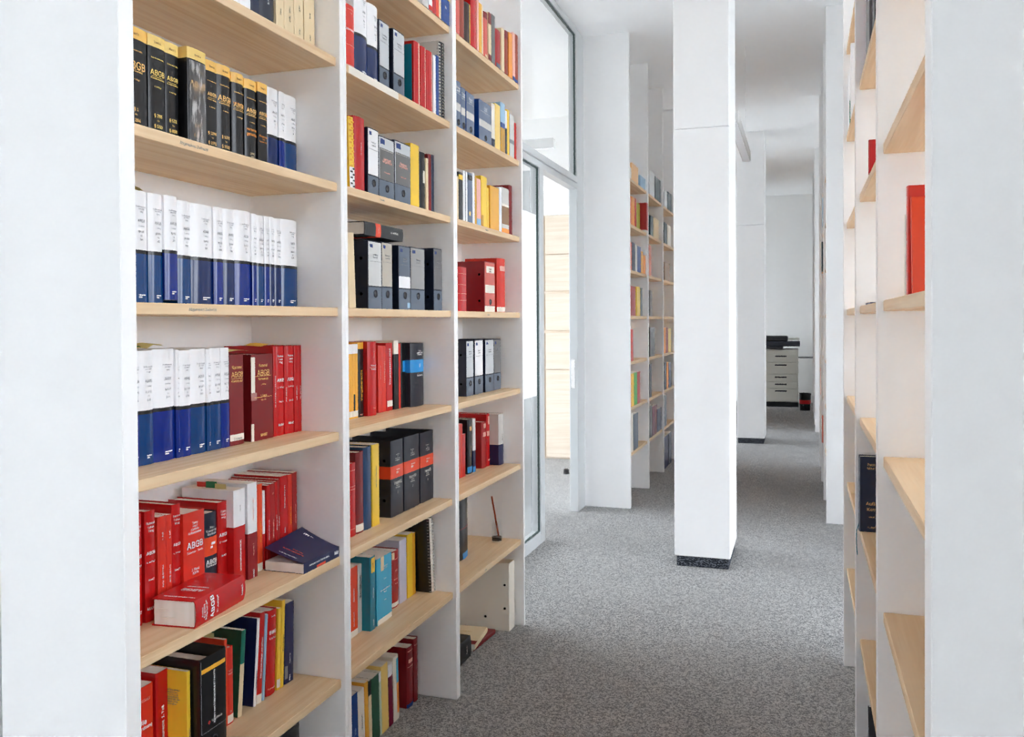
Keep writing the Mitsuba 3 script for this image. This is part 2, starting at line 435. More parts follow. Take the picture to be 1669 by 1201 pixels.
def build(key, b, M, room=.33):
    """All the parts of one book under its key."""
    st, w, h = b['st'], b['w'], b['h']
    kind = st.kind
    d = min(st.d, room - b['sb'] - .004)
    w = max(w, .006)
    bf = b['bulge'] if b['bulge'] is not None else st.k.get('bulge', {'pb': .0, 'hb': .10, 'wb': .10, 'by': .05, 'binder': 0, 'spiral': 0}[kind])
    bulge, pw = max(bf * w, min(.0022, .2 * w)), (2.4 if bf > .01 else 7)
    t = {'pb': .0009, 'hb': .0024, 'wb': .0022, 'by': .0022, 'binder': .0026, 'spiral': .0006}[kind]
    t = min(t, .2 * w)
    put = lambda name, m, bsdf, smooth=False: obj(name, m, bsdf, key, smooth, M)
    over = 0.0 if kind in ('pb', 'spiral') else .0035
    dec = list(st.dec) + list(b['dec'] or [])
    if kind == 'spiral':
        d = min(.21, room - b['sb'] - .004)
        put('cover', cat([box([-d, 0, 0], [-.006, .0008, h]), box([-d, w - .0008, 0], [-.006, w, h])]), mat(st.color))
        put('pages', box([-d + .001, .001, .001], [-.007, w - .001, h - .002]), 'm_pages')
        rings, n, r = [], 24, w * .5
        wire = b['wire']
        for i in range(n):
            zc = h * (i + .5) / n
            a = np.linspace(-2.4, 2.4, 9)
            if wire:
                rings.append(tube(np.column_stack([-.012 + .016 * np.cos(a), w / 2 + (w * .5 + .001) * np.sin(a), zc + .002 * np.sin(a)]), .0011, 5))
            else:
                pts = np.column_stack([-.010 + .012 * np.cos(a), w / 2 + (w * .5 + .001) * np.sin(a)])
                zz = h / n * .28
                v = np.vstack([np.column_stack([pts, np.full(9, zc - zz)]), np.column_stack([pts, np.full(9, zc + zz)])])
                rings.append(mesh(v, [q for j in range(8) for q in ([j, j + 1, 10 + j], [j, 10 + j, 9 + j])]))
        k = put('wire_binding' if wire else 'comb_binding', cat(rings), 'm_metal' if wire else mat('black'))
        labels[k] = {'label': 'silver wire coil' if wire else 'black plastic comb'}
        if not wire:
            put('comb_spine', cyl([-.008, w / 2, 0], [-.008, w / 2, h], min(.004, w * .4), 10), mat('black'), 40)
        return
    # covers
    if kind == 'wb':
        blue = st.k['blue']
        put('cover', wrap(w, d, t, bulge, pw, 0, h), mat('white'), 40)
        k = put('jacket', wrap(w, d - .002, .0004, bulge, pw, -.0, .445 * h, off=.0006), mat(blue), 40)
        labels[k] = {'label': 'glossy blue lower jacket'}
        put('jacket_stripe', wrap(w, d - .002, .0004, bulge, pw, .445 * h, .478 * h, off=.0006), mat('black'), 40)
    elif b['top2']:
        c, z = b['top2']
        put('cover', wrap(w, d, t, bulge, pw, 0, z * h), mat(st.color), 40)
        k = put('upper_cover', wrap(w, d, t, bulge, pw, z * h, h), mat(c), 40)
        labels[k] = {'label': f'{NICE.get(c, c)} upper part of the cover'}
    else:
        put('cover', wrap(w, d, t, bulge, pw, 0, h), mat(st.color), 40)
    # pages
    if kind == 'binder':
        put('pages', box([-d + .012, t + .004, .012], [-.02, w - t - .006, h - .03]), 'm_pages')
    else:
        put('pages', box([-d + over + .0005, t * 1.02, over], [-bulge - t * .9, w - t * 1.02, h - max(over, .0004)]), 'm_pages')
    # decoration
    groups = {}
    for iq, q in enumerate(dec):
        if q[0] == 'B':
            k = put('colour_band', wrap(w, d - .001, .0004, bulge, pw, q[1] * h, min(q[2] * h, h + .0003), off=.0007), mat(q[3]), 40)
            labels[k] = {'label': f'{NICE.get(q[3], q[3])} band round the cover'}
        elif q[0] == 'S':
            put('spine_label' if q[2] - q[1] > .03 else 'printed_bar', patch(w, bulge, pw, q[1] * h, min(q[2] * h, h), q[4], q[5], .0006 + .00012 * iq), mat(q[3]), True)
        elif q[0] == 'L':
            groups.setdefault(q[2], []).append(patch(w, bulge, pw, q[1] * h - .0006, q[1] * h + .0006, .1, .9, .0007 + .00012 * len(dec)))
        elif q[0] == 'T':
            s, z, size, col, mode = q[1:6]
            bold = q[6] if len(q) > 6 else 0
            yc = (q[7] if len(q) > 7 else .5) * w
            if mode == 'h':
                m = place_text(s, size, [0, yc, z * h], [0, 1, 0], [0, 0, 1], bold, maxw=min(.84 * w, 1.8 * min(yc, w - yc)))
            elif mode == 'u':
                size = min(size, .62 * w)
                m = place_text(s, size, [0, yc, z * h], [0, 0, 1], [0, -1, 0], bold, maxw=1.9 * h * min(z, 1 - z))
            else:
                size = min(size, .62 * w)
                m = place_text(s, size, [0, yc, z * h], [0, 0, -1], [0, 1, 0], bold, maxw=1.9 * h * min(z, 1 - z))
            m.vertices[:, 0] += spine_x(np.clip(m.vertices[:, 1], 0, w), w, bulge, pw) + .0007 + .00012 * len(dec)
            groups.setdefault(col, []).append(m)
    for col, ms in groups.items():
        put('lettering', cat(ms), mat(col))
    if st.k.get('hole'):
        zc, yc, r = st.k['hole'] * h, w / 2, min(.0135, .3 * w)
        ring = swap(revolve([(r * .72, 0), (r * .72, .002), (r * .86, .003), (r, .002), (r, 0)], 20), np.array([[0, 0, 1, .0006], [1, 0, 0, yc], [0, 1, 0, zc], [0, 0, 0, 1.]]))
        put('finger_ring', ring, mat('black2'), 40)
        put('finger_hole', cyl([.0004, yc, zc], [.0016, yc, zc], r * .73, 20), mat('black'))
    if kind == 'binder' and (b['side'] or st.k.get('rivets')):
        for zz in (.22, .74):
            put('rivet', swap(revolve([(.0001, .0024), (.0035, .0020), (.0055, 0)], 12), np.array([[1, 0, 0, -.028], [0, 0, -1, 0], [0, 1, 0, zz * h], [0, 0, 0, 1.]])), 'm_metal', True)
    if b['side'] and kind != 'binder':
        put('cover_panel', box([-d + .008, -.0009, .012 * 1.0], [-.013, .0002, h - .012]), mat(b['side']))
    if b['film']:
        ys = np.linspace(.05 * w, .97 * w, 16); zs = np.linspace(.02 * h, .88 * h, 40)
        yy, zz = np.meshgrid(ys, zs)
        xx = spine_x(yy, w, bulge, pw) + .0022 + .0012 * meshkit.fbm(np.stack([yy * 90, zz * 40, 0 * yy], -1), 3)
        v = np.stack([xx, yy, zz], -1).reshape(-1, 3)
        f = [q for i in range(39) for j in range(15) for q in ([i * 16 + j, i * 16 + j + 1, i * 16 + j + 17], [i * 16 + j, i * 16 + j + 17, i * 16 + j + 16])]
        k = put('film', mesh(v, f), 'm_film', True)
        labels[k] = {'label': 'crinkled clear protective film'}
    if b['blurb']:
        ms = [place_text(s, .0042, [-.052, -.0002, h * (.80 - .024 * i)], [1, 0, 0], [0, 0, 1], 0, maxw=.075) for i, s in enumerate(['Die Sammlung enthält', 'alle Gesetze zum', 'Arbeitsrecht in der', 'geltenden Fassung', 'mit Anmerkungen und', 'Verweisen sowie', 'einem Register'])]
        put('cover_text', cat(ms), mat('grey'))
    if b['pm']:
        for i in range(b['pm']):
            xx = -.05 - .035 * i
            m = box([xx - .025, .3 * w + .006 * i, h - .02], [xx + .012, .3 * w + .006 * i + .0006, h + .014 + .004 * (i % 2)])
            put('page_marker', m, mat(['note', 'greenpost', 'red2'][i % 3] if b['pm'] == 3 else ('greenpost' if b['pm'] == 1 else 'note')))


ORD = ['', 'first', 'second', 'third', 'fourth', 'fifth', 'sixth', 'seventh', 'eighth', 'ninth', 'tenth', 'eleventh', 'twelfth', '13th', '14th', '15th', '16th', '17th', '18th', '19th', '20th', '21st', '22nd']
CASE = {0: 'nearest left bookcase', 1: 'middle left bookcase', 2: 'third left bookcase'}
SHELFNAME = {6: 'top shelf', 5: 'second shelf', 4: 'third shelf', 3: 'fourth shelf', 2: 'fifth shelf', 1: 'sixth shelf', 0: 'floor'}
SHELFNAME2 = {7: 'top shelf', 6: 'second shelf', 5: 'third shelf', 4: 'fourth shelf', 3: 'fifth shelf', 2: 'sixth shelf', 1: 'seventh shelf', 0: 'floor'}


def short(s, n):
    return ' '.join(s.split()[:n])


def SHELF(bay, L, rows):
    base = Y0 + PITCH * bay
    nm = (SHELFNAME if bay == 0 else SHELFNAME2)[L]
    for i, b in enumerate(rows):
        w = b['w']
        y = b['y']
        w = b['w'] = max(.012, min(w, .8985 - y))
        y = min(y, .8985 - w)
        kind = b['st'].kind
        name, cat_ = CATS.get(kind, ('book', 'book'))
        where = f"{ORD[i + 1]} from left, {nm} of {CASE[bay]}" if L else f"{ORD[i + 1]} from left, on floor in {CASE[bay]}"
        desc = short(b['desc'], 16 - len(where.split()))
        key = thing(name, f"{desc}, {where}", cat_, f"books on the {nm} of the {CASE[bay]}")
        X = XL - b['sb']
        M = T().translate([X, base + y, zl(L) + b['lift'] + .0004])
        if b['lean'] > 0:
            M = M @ T().translate([0, w, 0]) @ T().rotate([1, 0, 0], -b['lean']) @ T().translate([0, -w, 0]) 
        elif b['lean'] < 0:
            M = M @ T().rotate([1, 0, 0], -b['lean'])
        build(key, b, M)


def FAR(k, L, rows):
    base = YB + PITCH * k
    case = ['first', 'second', 'third'][k]
    for i, (y, w, h, c, desc) in enumerate(rows):
        big = 'large red glossy' in desc
        if big:
            w, sb = .085, -.035
        else:
            sb = .02
        where = f"{ORD[i + 1]} from left, {SHELFNAME2[L]} of {case} far left bookcase" if L else f"{ORD[i + 1]} from left, on floor of {case} far left bookcase"
        nm = 'box_file' if 'box' in desc or 'file' in desc or 'carton' in desc else 'book'
        key = thing(nm, f"{short(desc, 16 - len(where.split()))}, {where}", 'box' if nm == 'box_file' else 'book', 'books in the far left bookcases')
        build(key, B(y, w, h, pb(c, .2), desc, sb), T().translate([XL - sb, base + y, zl(L) + .0004]))

# ================================================================== the setting
YE = 17.45
struct('floor', box([XO - .15, YN - .1, -.05], [XO2 + .15, YE + .1, 0]), 'm_carpet', 'speckled grey carpet floor')
struct('ceiling', box([XO - .15, YN - .1, CEIL], [XO2 + .15, YE + .1, CEIL + .1]), 'm_ceiling', 'smooth white ceiling')
struct('wall_right', box([XRW, 1.41, 0], [XRW + .1, 4.25, 1.35]), 'm_wall', 'white parapet wall behind the right bookcases')
struct('wall_right_2', box([XRW + .1, 1.41, 0], [XO2, 1.51, CEIL]), 'm_wall', 'white wall between the two rooms on the right')
struct('wall_right_4', box([XRW, 6.1, 0], [XRW + .1, YE + .1, CEIL]), 'm_wall', 'plain white wall behind the far right bookcases')
struct('wall_right_5', box([XRW + .1, 9.85, 0], [XO2, 9.95, CEIL]), 'm_wall', 'white wall closing the second room on the right')
for n_, lo, hi in (('post', [XRW, 4.25, 0], [XRW + .07, 4.33, CEIL]), ('post', [XRW, 6.0, 0], [XRW + .07, 6.1, CEIL]), ('transom', [XRW, 4.33, 2.708], [XRW + .07, 6.0, 2.758]), ('mullion', [XRW, 5.15, 0], [XRW + .07, 5.22, 2.708])):
    obj(n_, cbox(lo, hi, .003), 'm_frame', 'window_6')
for y0_, y1_, z0_, z1_ in ((4.33, 5.15, 0, 2.708), (5.22, 6.0, 0, 2.708), (4.33, 6.0, 2.758, CEIL)):
    obj('pane', mesh([[XRW + .03, y0_, z0_], [XRW + .03, y1_, z0_], [XRW + .03, y1_, z1_], [XRW + .03, y0_, z1_]], [[0, 1, 2], [0, 2, 3]]), 'm_glass', 'window_6')
labels['window_6'] = {'label': 'glazed partition on the right of the aisle', 'kind': 'structure'}
struct('wall_right_3', box([XRW, 0.65, 0], [XRW + .1, 1.41, CEIL]), 'm_wall', 'white pier beside the nearest right bookcase')
struct('wall_left_4', box([XW - .1, YN, 0], [XW, 1.4, CEIL]), 'm_wall', 'white wall on the left beside the viewer')
struct('wall_far', box([XO, YE, 0], [XRW, YE + .1, CEIL]), 'm_wall', 'white wall at the far end of the aisle')
struct('wall_near', box([XO, YN - .1, 0], [XO2, YN, CEIL]), 'm_wall', 'white wall behind the viewer')
for a, b in ((1.4, 4.262), (YB + .02, 9.95), (YC + .02, 15.7)):
    struct('wall_left' if a == 1.4 else 'wall_left_' + str(2 if a < 9 else 3), box([XW - .1, a, 0], [XW, b, CEIL]), 'm_wall', 'white wall behind a left bookcase run')
struct('wall_office', box([XO, 9.85, 0], [XW - .1, 9.95, CEIL]), 'm_wall', 'white partition wall inside the office')
struct('wall_office_2', box([XO, 4.12, 0], [XW - .1, 4.22, CEIL]), 'm_wall', 'white partition wall between two offices')


def facade(name, x, edges, n0):
    """A wall along y with tall windows between the piers."""
    s = -1 if x < 0 else 1
    for i in range(0, len(edges), 2):
        struct(name if i == 0 else f'{name}_{i // 2 + 1}', box([x, edges[i], 0], [x + .14 * s, edges[i + 1], CEIL]), 'm_wall', 'white pier between the office windows')
    for i in range(1, len(edges) - 1, 2):
        n = n0 + i // 2
        a, b = edges[i], edges[i + 1]
        struct(f'trim_{2 * n - 1}', box([x, a, 0], [x + .14 * s, b, .12]), 'm_wall', 'white sill under an office window')
        struct(f'trim_{2 * n}', box([x, a, 3.85], [x + .14 * s, b, CEIL]), 'm_wall', 'white lintel above an office window')
        w = f'window_{n}'
        nb = max(2, round((b - a) / 1.5))
        for k in range(nb + 1):
            yy = a + (b - a) * k / nb
            obj('mullion', cbox([x + .03 * s, max(a, yy - .03), .12], [x + .09 * s, min(b, yy + .03), 3.85], .004), 'm_frame', w)
        for z0, z1 in ((.12, .17), (3.80, 3.85)):
            obj('rail', cbox([x + .03 * s, a, z0], [x + .09 * s, b, z1], .004), 'm_frame', w)
        for k in range(nb):
            y0, y1 = a + (b - a) * k / nb + .03, a + (b - a) * (k + 1) / nb - .03
            obj('pane', mesh([[x + .06 * s, y0, .17], [x + .06 * s, y1, .17], [x + .06 * s, y1, 3.80], [x + .06 * s, y0, 3.80]], [[0, 1, 2], [0, 2, 3]]), 'm_glass', w)
        labels[w] = {'label': 'tall office window bright with daylight', 'kind': 'structure'}


facade('wall_facade', XO, WIN_L, 1)
facade('wall_facade_right', XO2, WIN_R, 3)

# glazed partition with the door (left, beyond the third bookcase)
GX0, GX1 = XW - .07, XW
part = 'window_4'
labels[part] = {'label': 'glazed office partition with grey frame', 'kind': 'structure'}
obj('frame', cbox([GX0, 4.262, 0], [GX1, 4.33, CEIL], .003), 'm_frame', part)
obj('mullion', cbox([GX0, 5.86, 0], [GX1, 5.955, 2.71], .003), 'm_frame', part)
obj('frame', cbox([GX0, 6.93, 0], [GX1, 7.17, CEIL], .003), 'm_frame', part)
obj('transom', cbox([GX0 - .005, 4.33, 2.708], [GX1 + .012, 6.93, 2.758], .003), 'm_frame', part)
obj('rail', cbox([GX0, 4.33, 0], [GX1, 5.86, .085], .003), 'm_frame', part)
obj('rail', cbox([GX0, 4.33, CEIL - .05], [GX1, 6.93, CEIL], .003), 'm_frame', part)
obj('rail', cbox([GX0, 4.33, 2.66], [GX1, 6.93, 2.707], .003), 'm_frame', part)


def pane(y0, y1, z0, z1, x, parent, name='pane'):
    return obj(name, mesh([[x, y0, z0], [x, y1, z0], [x, y1, z1], [x, y0, z1]], [[0, 1, 2], [0, 2, 3]]), 'm_glass', parent)


def seal(y0, y1, z0, z1, x, parent, r=.009):
    ms = [box([x - .006, y0, z0], [x + .006, y0 + r, z1]), box([x - .006, y1 - r, z0], [x + .006, y1, z1]), box([x - .006, y0, z0], [x + .006, y1, z0 + r]), box([x - .006, y0, z1 - r], [x + .006, y1, z1])]
    return obj('glazing_seal', cat(ms), 'm_seal', parent)


gx = XW - .03
lower = pane(4.33, 5.86, .085, 2.66, gx, part)
seal(4.33, 5.86, .085, 2.66, gx + .012, part)
pane(4.33, 6.93, 2.758, CEIL - .05, gx, part)
seal(4.33, 6.93, 2.758, CEIL - .05, gx + .012, part, .014)
k = obj('frosted_band', mesh([[gx + .004, 4.34, 1.05], [gx + .004, 5.85, 1.05], [gx + .004, 5.85, 2.325], [gx + .004, 4.34, 2.325]], [[0, 1, 2], [0, 2, 3]]), 'm_frost', part)
labels[k] = {'label': 'frosted film band on the glass'}
obj('strike_plate', cbox([GX0 + .015, 6.926, 1.02], [GX0 + .045, 6.932, 1.26], .001), 'm_metal', part)
# the door leaf stands open into the office
dx0, dx1, dy0, dy1 = XW - .98, XW - .085, 5.90, 5.945
for lo, hi in (([dx0, dy0, .01], [dx0 + .07, dy1, 2.65]), ([dx1 - .07, dy0, .01], [dx1, dy1, 2.65]), ([dx0 + .07, dy0, .01], [dx1 - .07, dy1, .1]), ([dx0 + .07, dy0, 2.58], [dx1 - .07, dy1, 2.65])):
    obj('frame', cbox(lo, hi, .003), 'm_frame', 'door_1')
obj('pane', mesh([[dx0 + .07, 5.92, .1], [dx1 - .07, 5.92, .1], [dx1 - .07, 5.92, 2.58], [dx0 + .07, 5.92, 2.58]], [[0, 1, 2], [0, 2, 3]]), 'm_glass', 'door_1')
obj('handle', tube([[dx0 + .035, dy0 - .002, 1.05], [dx0 + .035, dy0 - .05, 1.05], [dx0 + .15, dy0 - .055, 1.05]], .009, 8), 'm_metal', 'door_1', 40)
labels['door_1'] = {'label': 'glass office door standing open', 'kind': 'structure'}

# columns in the aisle
for x0, x1, y0, y1, lab in ((-.776, -.428, 5.58, 6.14, 'white square column with dark carpet plinth, nearest in the aisle'), (-.79, -.448, 11.45, 12.0, 'white column with dark plinth, farther down the aisle')):
    c = thing('column', lab, 'column')
    obj('lower_casing', cbox([x0, y0, .067], [x1, y1, 2.79], .004), 'm_white', c)
    obj('upper_casing', cbox([x0 + .0015, y0 + .0015, 2.793], [x1 - .0015, y1 - .0015, CEIL], .004), 'm_white', c)
    k = obj('plinth', cbox([x0 + .012, y0 + .012, 0], [x1 - .012, y1 - .012, .067], .002), 'm_plinth', c)
    labels[k] = {'label': 'dark speckled plinth'}

# ================================================================== bookcases
SHELF_LETTERS = {}


def bookcase(label, base, side, near=.0204, far=.0204, depth=.333, end_back=None, levels=7, near_depth=None, far_depth=None, texts=None, group=None, back=True):
    """side 'L': open towards +x; 'R': open towards -x."""
    key = thing('bookcase', label, 'bookcase', group)
    xf, s = (XL, -1) if side == 'L' else (XR, 1)
    X = lambda q: xf + s * q                       # q metres behind the front plane
    t = .0202
    obj('side_panel', cbox([X(0), base + .0204 - near, 0], [X(near_depth or depth + .015), base + .0202, CEIL], .0018), 'm_white', key)
    obj('side_panel', cbox([X(0), base + PITCH - .0202, 0], [X(far_depth or depth + .015), base + PITCH - .0202 + far - .0004, CEIL], .0018), 'm_white', key)
    if back:
        obj('back_panel', box([X(depth), base + .0204, 0], [X(depth + .012), base + PITCH - .0204, CEIL]), 'm_white', key)
    for L in range(1, levels + 1):
        z = zl(L)
        sk = obj('shelf', cbox([X(.0142), base + .0206, z - .0268], [X(depth - .001), base + PITCH - .0206, z], .0016), 'm_wood', key)
        if texts and L in texts:
            tx, yy, size, col = texts[L]
            if tx is None:
                obj('paper_strip', cbox([X(.0138), base + yy, z - .0262], [X(.0150), base + yy + .36, z - .0006], .0002), mat('paper'), sk)
            else:
                w = text(tx)[2] * size
                m = place_text(tx, size, [X(.0140), base + yy + w / 2, z - .0135], [0, -s, 0], [0, 0, 1])
                obj('lettering', m, mat(col), sk)
    return key


run = 'bookcases in the left run beside the viewer'
bookcase('white bookcase with oak shelves, nearest on the left, holding ABGB volumes', Y0, 'L', near=.0456, texts={5: ('Allgemeines Zivilrecht', .18, .0072, 'grey'), 4: ('Allgemeines Zivilrecht', .205, .0072, 'grey')})
bookcase('white bookcase with oak shelves, middle of three on the near left', Y0 + PITCH, 'L', texts={5: ('Zivilrecht', .27, .006, 'grey'), 6: (None, .06, 0, 0)})
bookcase('white bookcase with oak shelves, third on the left, before the glazing', Y0 + 2 * PITCH, 'L', texts={5: ('Baurecht', .40, .006, 'grey'), 4: ('Kanzlei', .42, .006, 'grey'), 1: ('Archiv', .36, .006, 'grey')})
for i, o in enumerate(('first', 'second', 'third')):
    bookcase(f'white bookcase beyond the glazed office door, {o} of the far left run', YB + PITCH * i, 'L', near=.04 if i == 0 else .0204, near_depth=.388 if i == 0 else None)
bookcase('white bookcase nearest on the right, with broad white end panel', YR, 'R', near=.07, near_depth=.39, back=False)
bookcase('white bookcase on the right, middle one, holding a navy book', YR + PITCH, 'R', back=False)
bookcase('white bookcase third on the right, its open bays seen edge on', YR + 2 * PITCH, 'R', back=False)
for i, o in enumerate(('first', 'second', 'third')):
    bookcase(f'white bookcase behind the right run, {o} of the far right run', YB2 + PITCH * i, 'R', near=.04 if i == 0 else .0204, near_depth=.39 if i == 0 else None)
for i, o in enumerate(('first', 'second', 'third')):
    bookcase(f'white bookcase near the copier on the right, {o} of its run', YC2 + PITCH * i, 'R', near=.04 if i == 0 else .0204)
    bookcase(f'white bookcase near the copier behind the columns, {o} of its run', YC + PITCH * i, 'L', near=.04 if i == 0 else .0204)

# ================================================================== the rows of books
SHELF(0,6,[
 B(0.4515,0.0531,0.2400,pb('white',.2),"white booklet with red lettering",dec=[('S',.0,.06,'red',0,1),('T','RECHT',.5,.006,'red','u')],sb=0.08),
 B(0.5065,0.0495,0.2350,pb('white',.19),"plain white paperback leaning",sb=0.08),
 B(0.5579,0.0383,0.2500,pb('navy',.18),"narrow dark navy book",sb=0.08),
 B(0.5991,0.0754,0.2500,hb('navy2',.18),"wide dark navy book",dec=[('T','Bundesrecht',.42,.006,'white','u')],sb=0.08),
 B(0.6790,0.0404,0.2700,pb('cream',.19),"cream file volume",dec=[('T','ZAK',.62,.007,'ink','u'),('T','2004',.30,.006,'ink','u')],sb=0.08),
 B(0.7209,0.0505,0.2700,pb('cream',.19),"cream file volume",dec=[('T','ZAK',.28,.007,'ink','u'),('T','2005',.38,.006,'ink','u')],sb=0.08),
 B(0.7738,0.0498,0.2700,pb('cream',.19),"cream file volume",dec=[('T','ZAK',.46,.007,'ink','u'),('T','2006',.2,.006,'ink','u')],sb=0.08),
 B(0.8288,0.0595,0.2700,pb('cream',.19),"cream file volume",dec=[('T','ZAK',.45,.007,'ink','u'),('T','2007',.2,.006,'ink','u')],sb=0.08),
])
SHELF(0,5,[
 B(0.1482,0.0851,0.2733,BY('Band 1','§ 1','§ 284'),"black ABGB volume Band 1, yellow top",sb=0.15),
 B(0.2360,0.0593,0.2733,BY('Band 2','§ 285','§ 530'),"black ABGB volume Band 2, yellow top",sb=0.15),
 B(0.2957,0.0471,0.2716,BY('Band 3','§ 531','§ 858'),"black ABGB volume Band 3, yellow top",sb=0.15),
 B(0.3553,0.0711,0.2751,BY('Band 4','§ 859','§ 1089'),"wide black ABGB volume Band 4, glossy film",sb=0.13,film=1),
 B(0.4520,0.0440,0.2715,BY('Band 5','§ 1090','§ 1292'),"black ABGB volume Band 5, yellow top",sb=0.15),
 B(0.4992,0.0662,0.2748,BY('Band 6','§ 1293','§ 1502'),"black ABGB volume Band 6, yellow top",bulge=0.14,sb=0.15),
 B(0.5683,0.0552,0.2699,BY('Band 7','',''),"black ABGB volume Band 7, yellow top",dec=[('T','Nebengesetze',.68,.006,'orange','h'),('T','KSchG',.08,.006,'orange','h')],bulge=0.14,sb=0.15),
 B(0.6257,0.0553,0.2668,BY('Band 8','',''),"black ABGB volume on Haftpflichtgesetze",dec=[('T','Haftpflicht',.46,.009,'orange','h',1),('T','gesetze',.41,.009,'orange','h',1),('T','EKHG',.2,.006,'cream','h'),('T','RHG',.165,.006,'cream','h'),('T','AtomHG',.13,.006,'cream','h'),('T','PHG',.095,.006,'cream','h')],bulge=0.1,sb=0.15),
 B(0.6857,0.0461,0.2721,BY('Band 9','',''),"narrow black ABGB volume, last of its row",dec=[('T','Ehegesetz',.42,.006,'orange','h'),('T','und',.39,.005,'orange','h'),('T','Partnerschaft',.36,.006,'orange','h')],sb=0.15),
 B(0.7324,0.0600,0.2707,WB('1','37'),"white and blue law volume",sb=0.15),
 B(0.7949,0.0283,0.2717,WB('38','43'),"slim white and blue law volume",sb=0.15),
 B(0.8257,0.0698,0.2709,WB('44','92'),"white and blue law volume at row end",sb=0.15),
])
SHELF(0,4,[
 B(0.1617,0.0663,0.2728,WB('137','284'),"wide white and blue law volume",sb=0.148),
 B(0.2294,0.0493,0.2728,WB('285','352'),"white and blue law volume",sb=0.148),
 B(0.2793,0.0459,0.2620,WB('353','379'),"white and blue law volume",sb=0.142,lift=0.012),
 B(0.3335,0.0503,0.2688,WB('380','530'),"white and blue law volume",sb=0.148),
 B(0.3849,0.0915,0.2683,WB('531','824'),"wide white and blue law volume",sb=0.148),
 B(0.4770,0.0384,0.2695,WB('825','858'),"white and blue law volume",sb=0.148),
 B(0.5166,0.0516,0.2698,WB('859','916'),"white and blue law volume",sb=0.148),
 B(0.5695,0.0772,0.2732,WB('917','937'),"wide white and blue law volume",sb=0.148),
 B(0.6474,0.0211,0.2705,WB('938','943'),"slim white and blue law volume",sb=0.148),
 B(0.6698,0.0369,0.2690,WB('944','956'),"slim white and blue law volume",sb=0.148),
 B(0.7081,0.0242,0.2701,WB('957','966'),"slim white and blue law volume",sb=0.148),
 B(0.7345,0.0247,0.2710,WB('967','982'),"slim white and blue law volume",sb=0.148),
 B(0.7599,0.0364,0.2697,WB('983','1044'),"slim white and blue law volume",sb=0.148),
 B(0.7978,0.0958,0.2730,WB('1045','1089'),"wide white and blue law volume",sb=0.148),
])
SHELF(0,3,[
 B(0.1591,0.0292,0.2768,WB('1090','1121'),"white and blue law volume",sb=0.146),
 B(0.1893,0.0473,0.2768,WB('1122','1150'),"white and blue law volume",sb=0.146),
 B(0.2375,0.0791,0.2793,WB('1151','1174'),"wide white and blue law volume",sb=0.146),
 B(0.3176,0.0109,0.2760,WB('1175','1180'),"slim white and blue law volume",sb=0.146),
 B(0.3296,0.0454,0.2731,WB('1181','1216'),"white and blue law volume",sb=0.146),
 B(0.3761,0.0604,0.2756,WB('1217','1292'),"white and blue law volume",sb=0.146),
 B(0.4370,0.0156,0.2737,WB('1293','1294'),"slim white and blue law volume",sb=0.146),
 B(0.4537,0.0444,0.2754,WB('1295','1319'),"white and blue law volume",sb=0.146),
 B(0.4987,0.0354,0.2755,WB('1320','1341'),"slim white and blue law volume",sb=0.146),
 B(0.5358,0.0623,0.2542,hb('bordeaux',.165),"worn dark red ABGB volume, white label",dec=[('S',.05,.12,'paper',0,1),('T','Z-Komm',.07,.007,'grey','h'),('T','Rummel',.86,.009,'goldt','h'),('T','ABGB',.78,.015,'goldt','h'),('L',.735,'goldt'),('T','Kommentar',.71,.007,'goldt','h')],bulge=0.03,sb=0.146),
 B(0.6310,0.1058,0.2514,hb('bordeaux',.175),"torn dark red ABGB volume, taped spine",sb=0.142,dec=[('T','Rummel',.87,.0085,'goldt','h'),('T','ABGB',.785,.017,'goldt','h'),('L',.745,'goldt'),('T','Kommentar',.715,.007,'goldt','h'),('T','3. Auflage',.65,.004,'goldt','h'),('T','1. Band',.52,.0065,'goldt','h'),('L',.50,'goldt'),('T','§§ 1-1174',.47,.004,'goldt','h'),('T','MANZ',.06,.008,'goldt','h',1),('S',.56,.97,'paper',-.02,.13),('S',.47,.56,'tape',-.03,.2),('S',.0,.2,'paper',-.03,.07)],bulge=0.02),
 B(0.7443,0.0153,0.2724,pb('red',.175),"slim red ABGB volume",dec=[('T','Schwimann ABGB Taschenkommentar',.5,.004,'white','u')],top='bordeaux',sb=0.146),
 B(0.7605,0.0426,0.2719,RA('Rummel','Lukas','2','4. Auflage'),"red ABGB volume with white lettering",sb=0.146),
 B(0.8038,0.0114,0.2715,pb('red',.175),"slim red book with vertical lettering",dec=[('T','ABGB  §§ 531-551',.45,.004,'white','u')],sb=0.146),
 B(0.8161,0.0411,0.2720,RA('Rummel','Lukas','3','4. Auflage'),"red ABGB volume with white lettering",sb=0.146),
 B(0.8581,0.0206,0.2717,pb('red',.175),"slim red book with vertical lettering",dec=[('T','ABGB  §§ 825-858',.45,.004,'white','u')],sb=0.146),
 B(0.8796,0.0201,0.2720,pb('red',.175),"slim red book at row end",dec=[('T','ABGB Kommentar',.45,.004,'white','u')],sb=0.146),
])
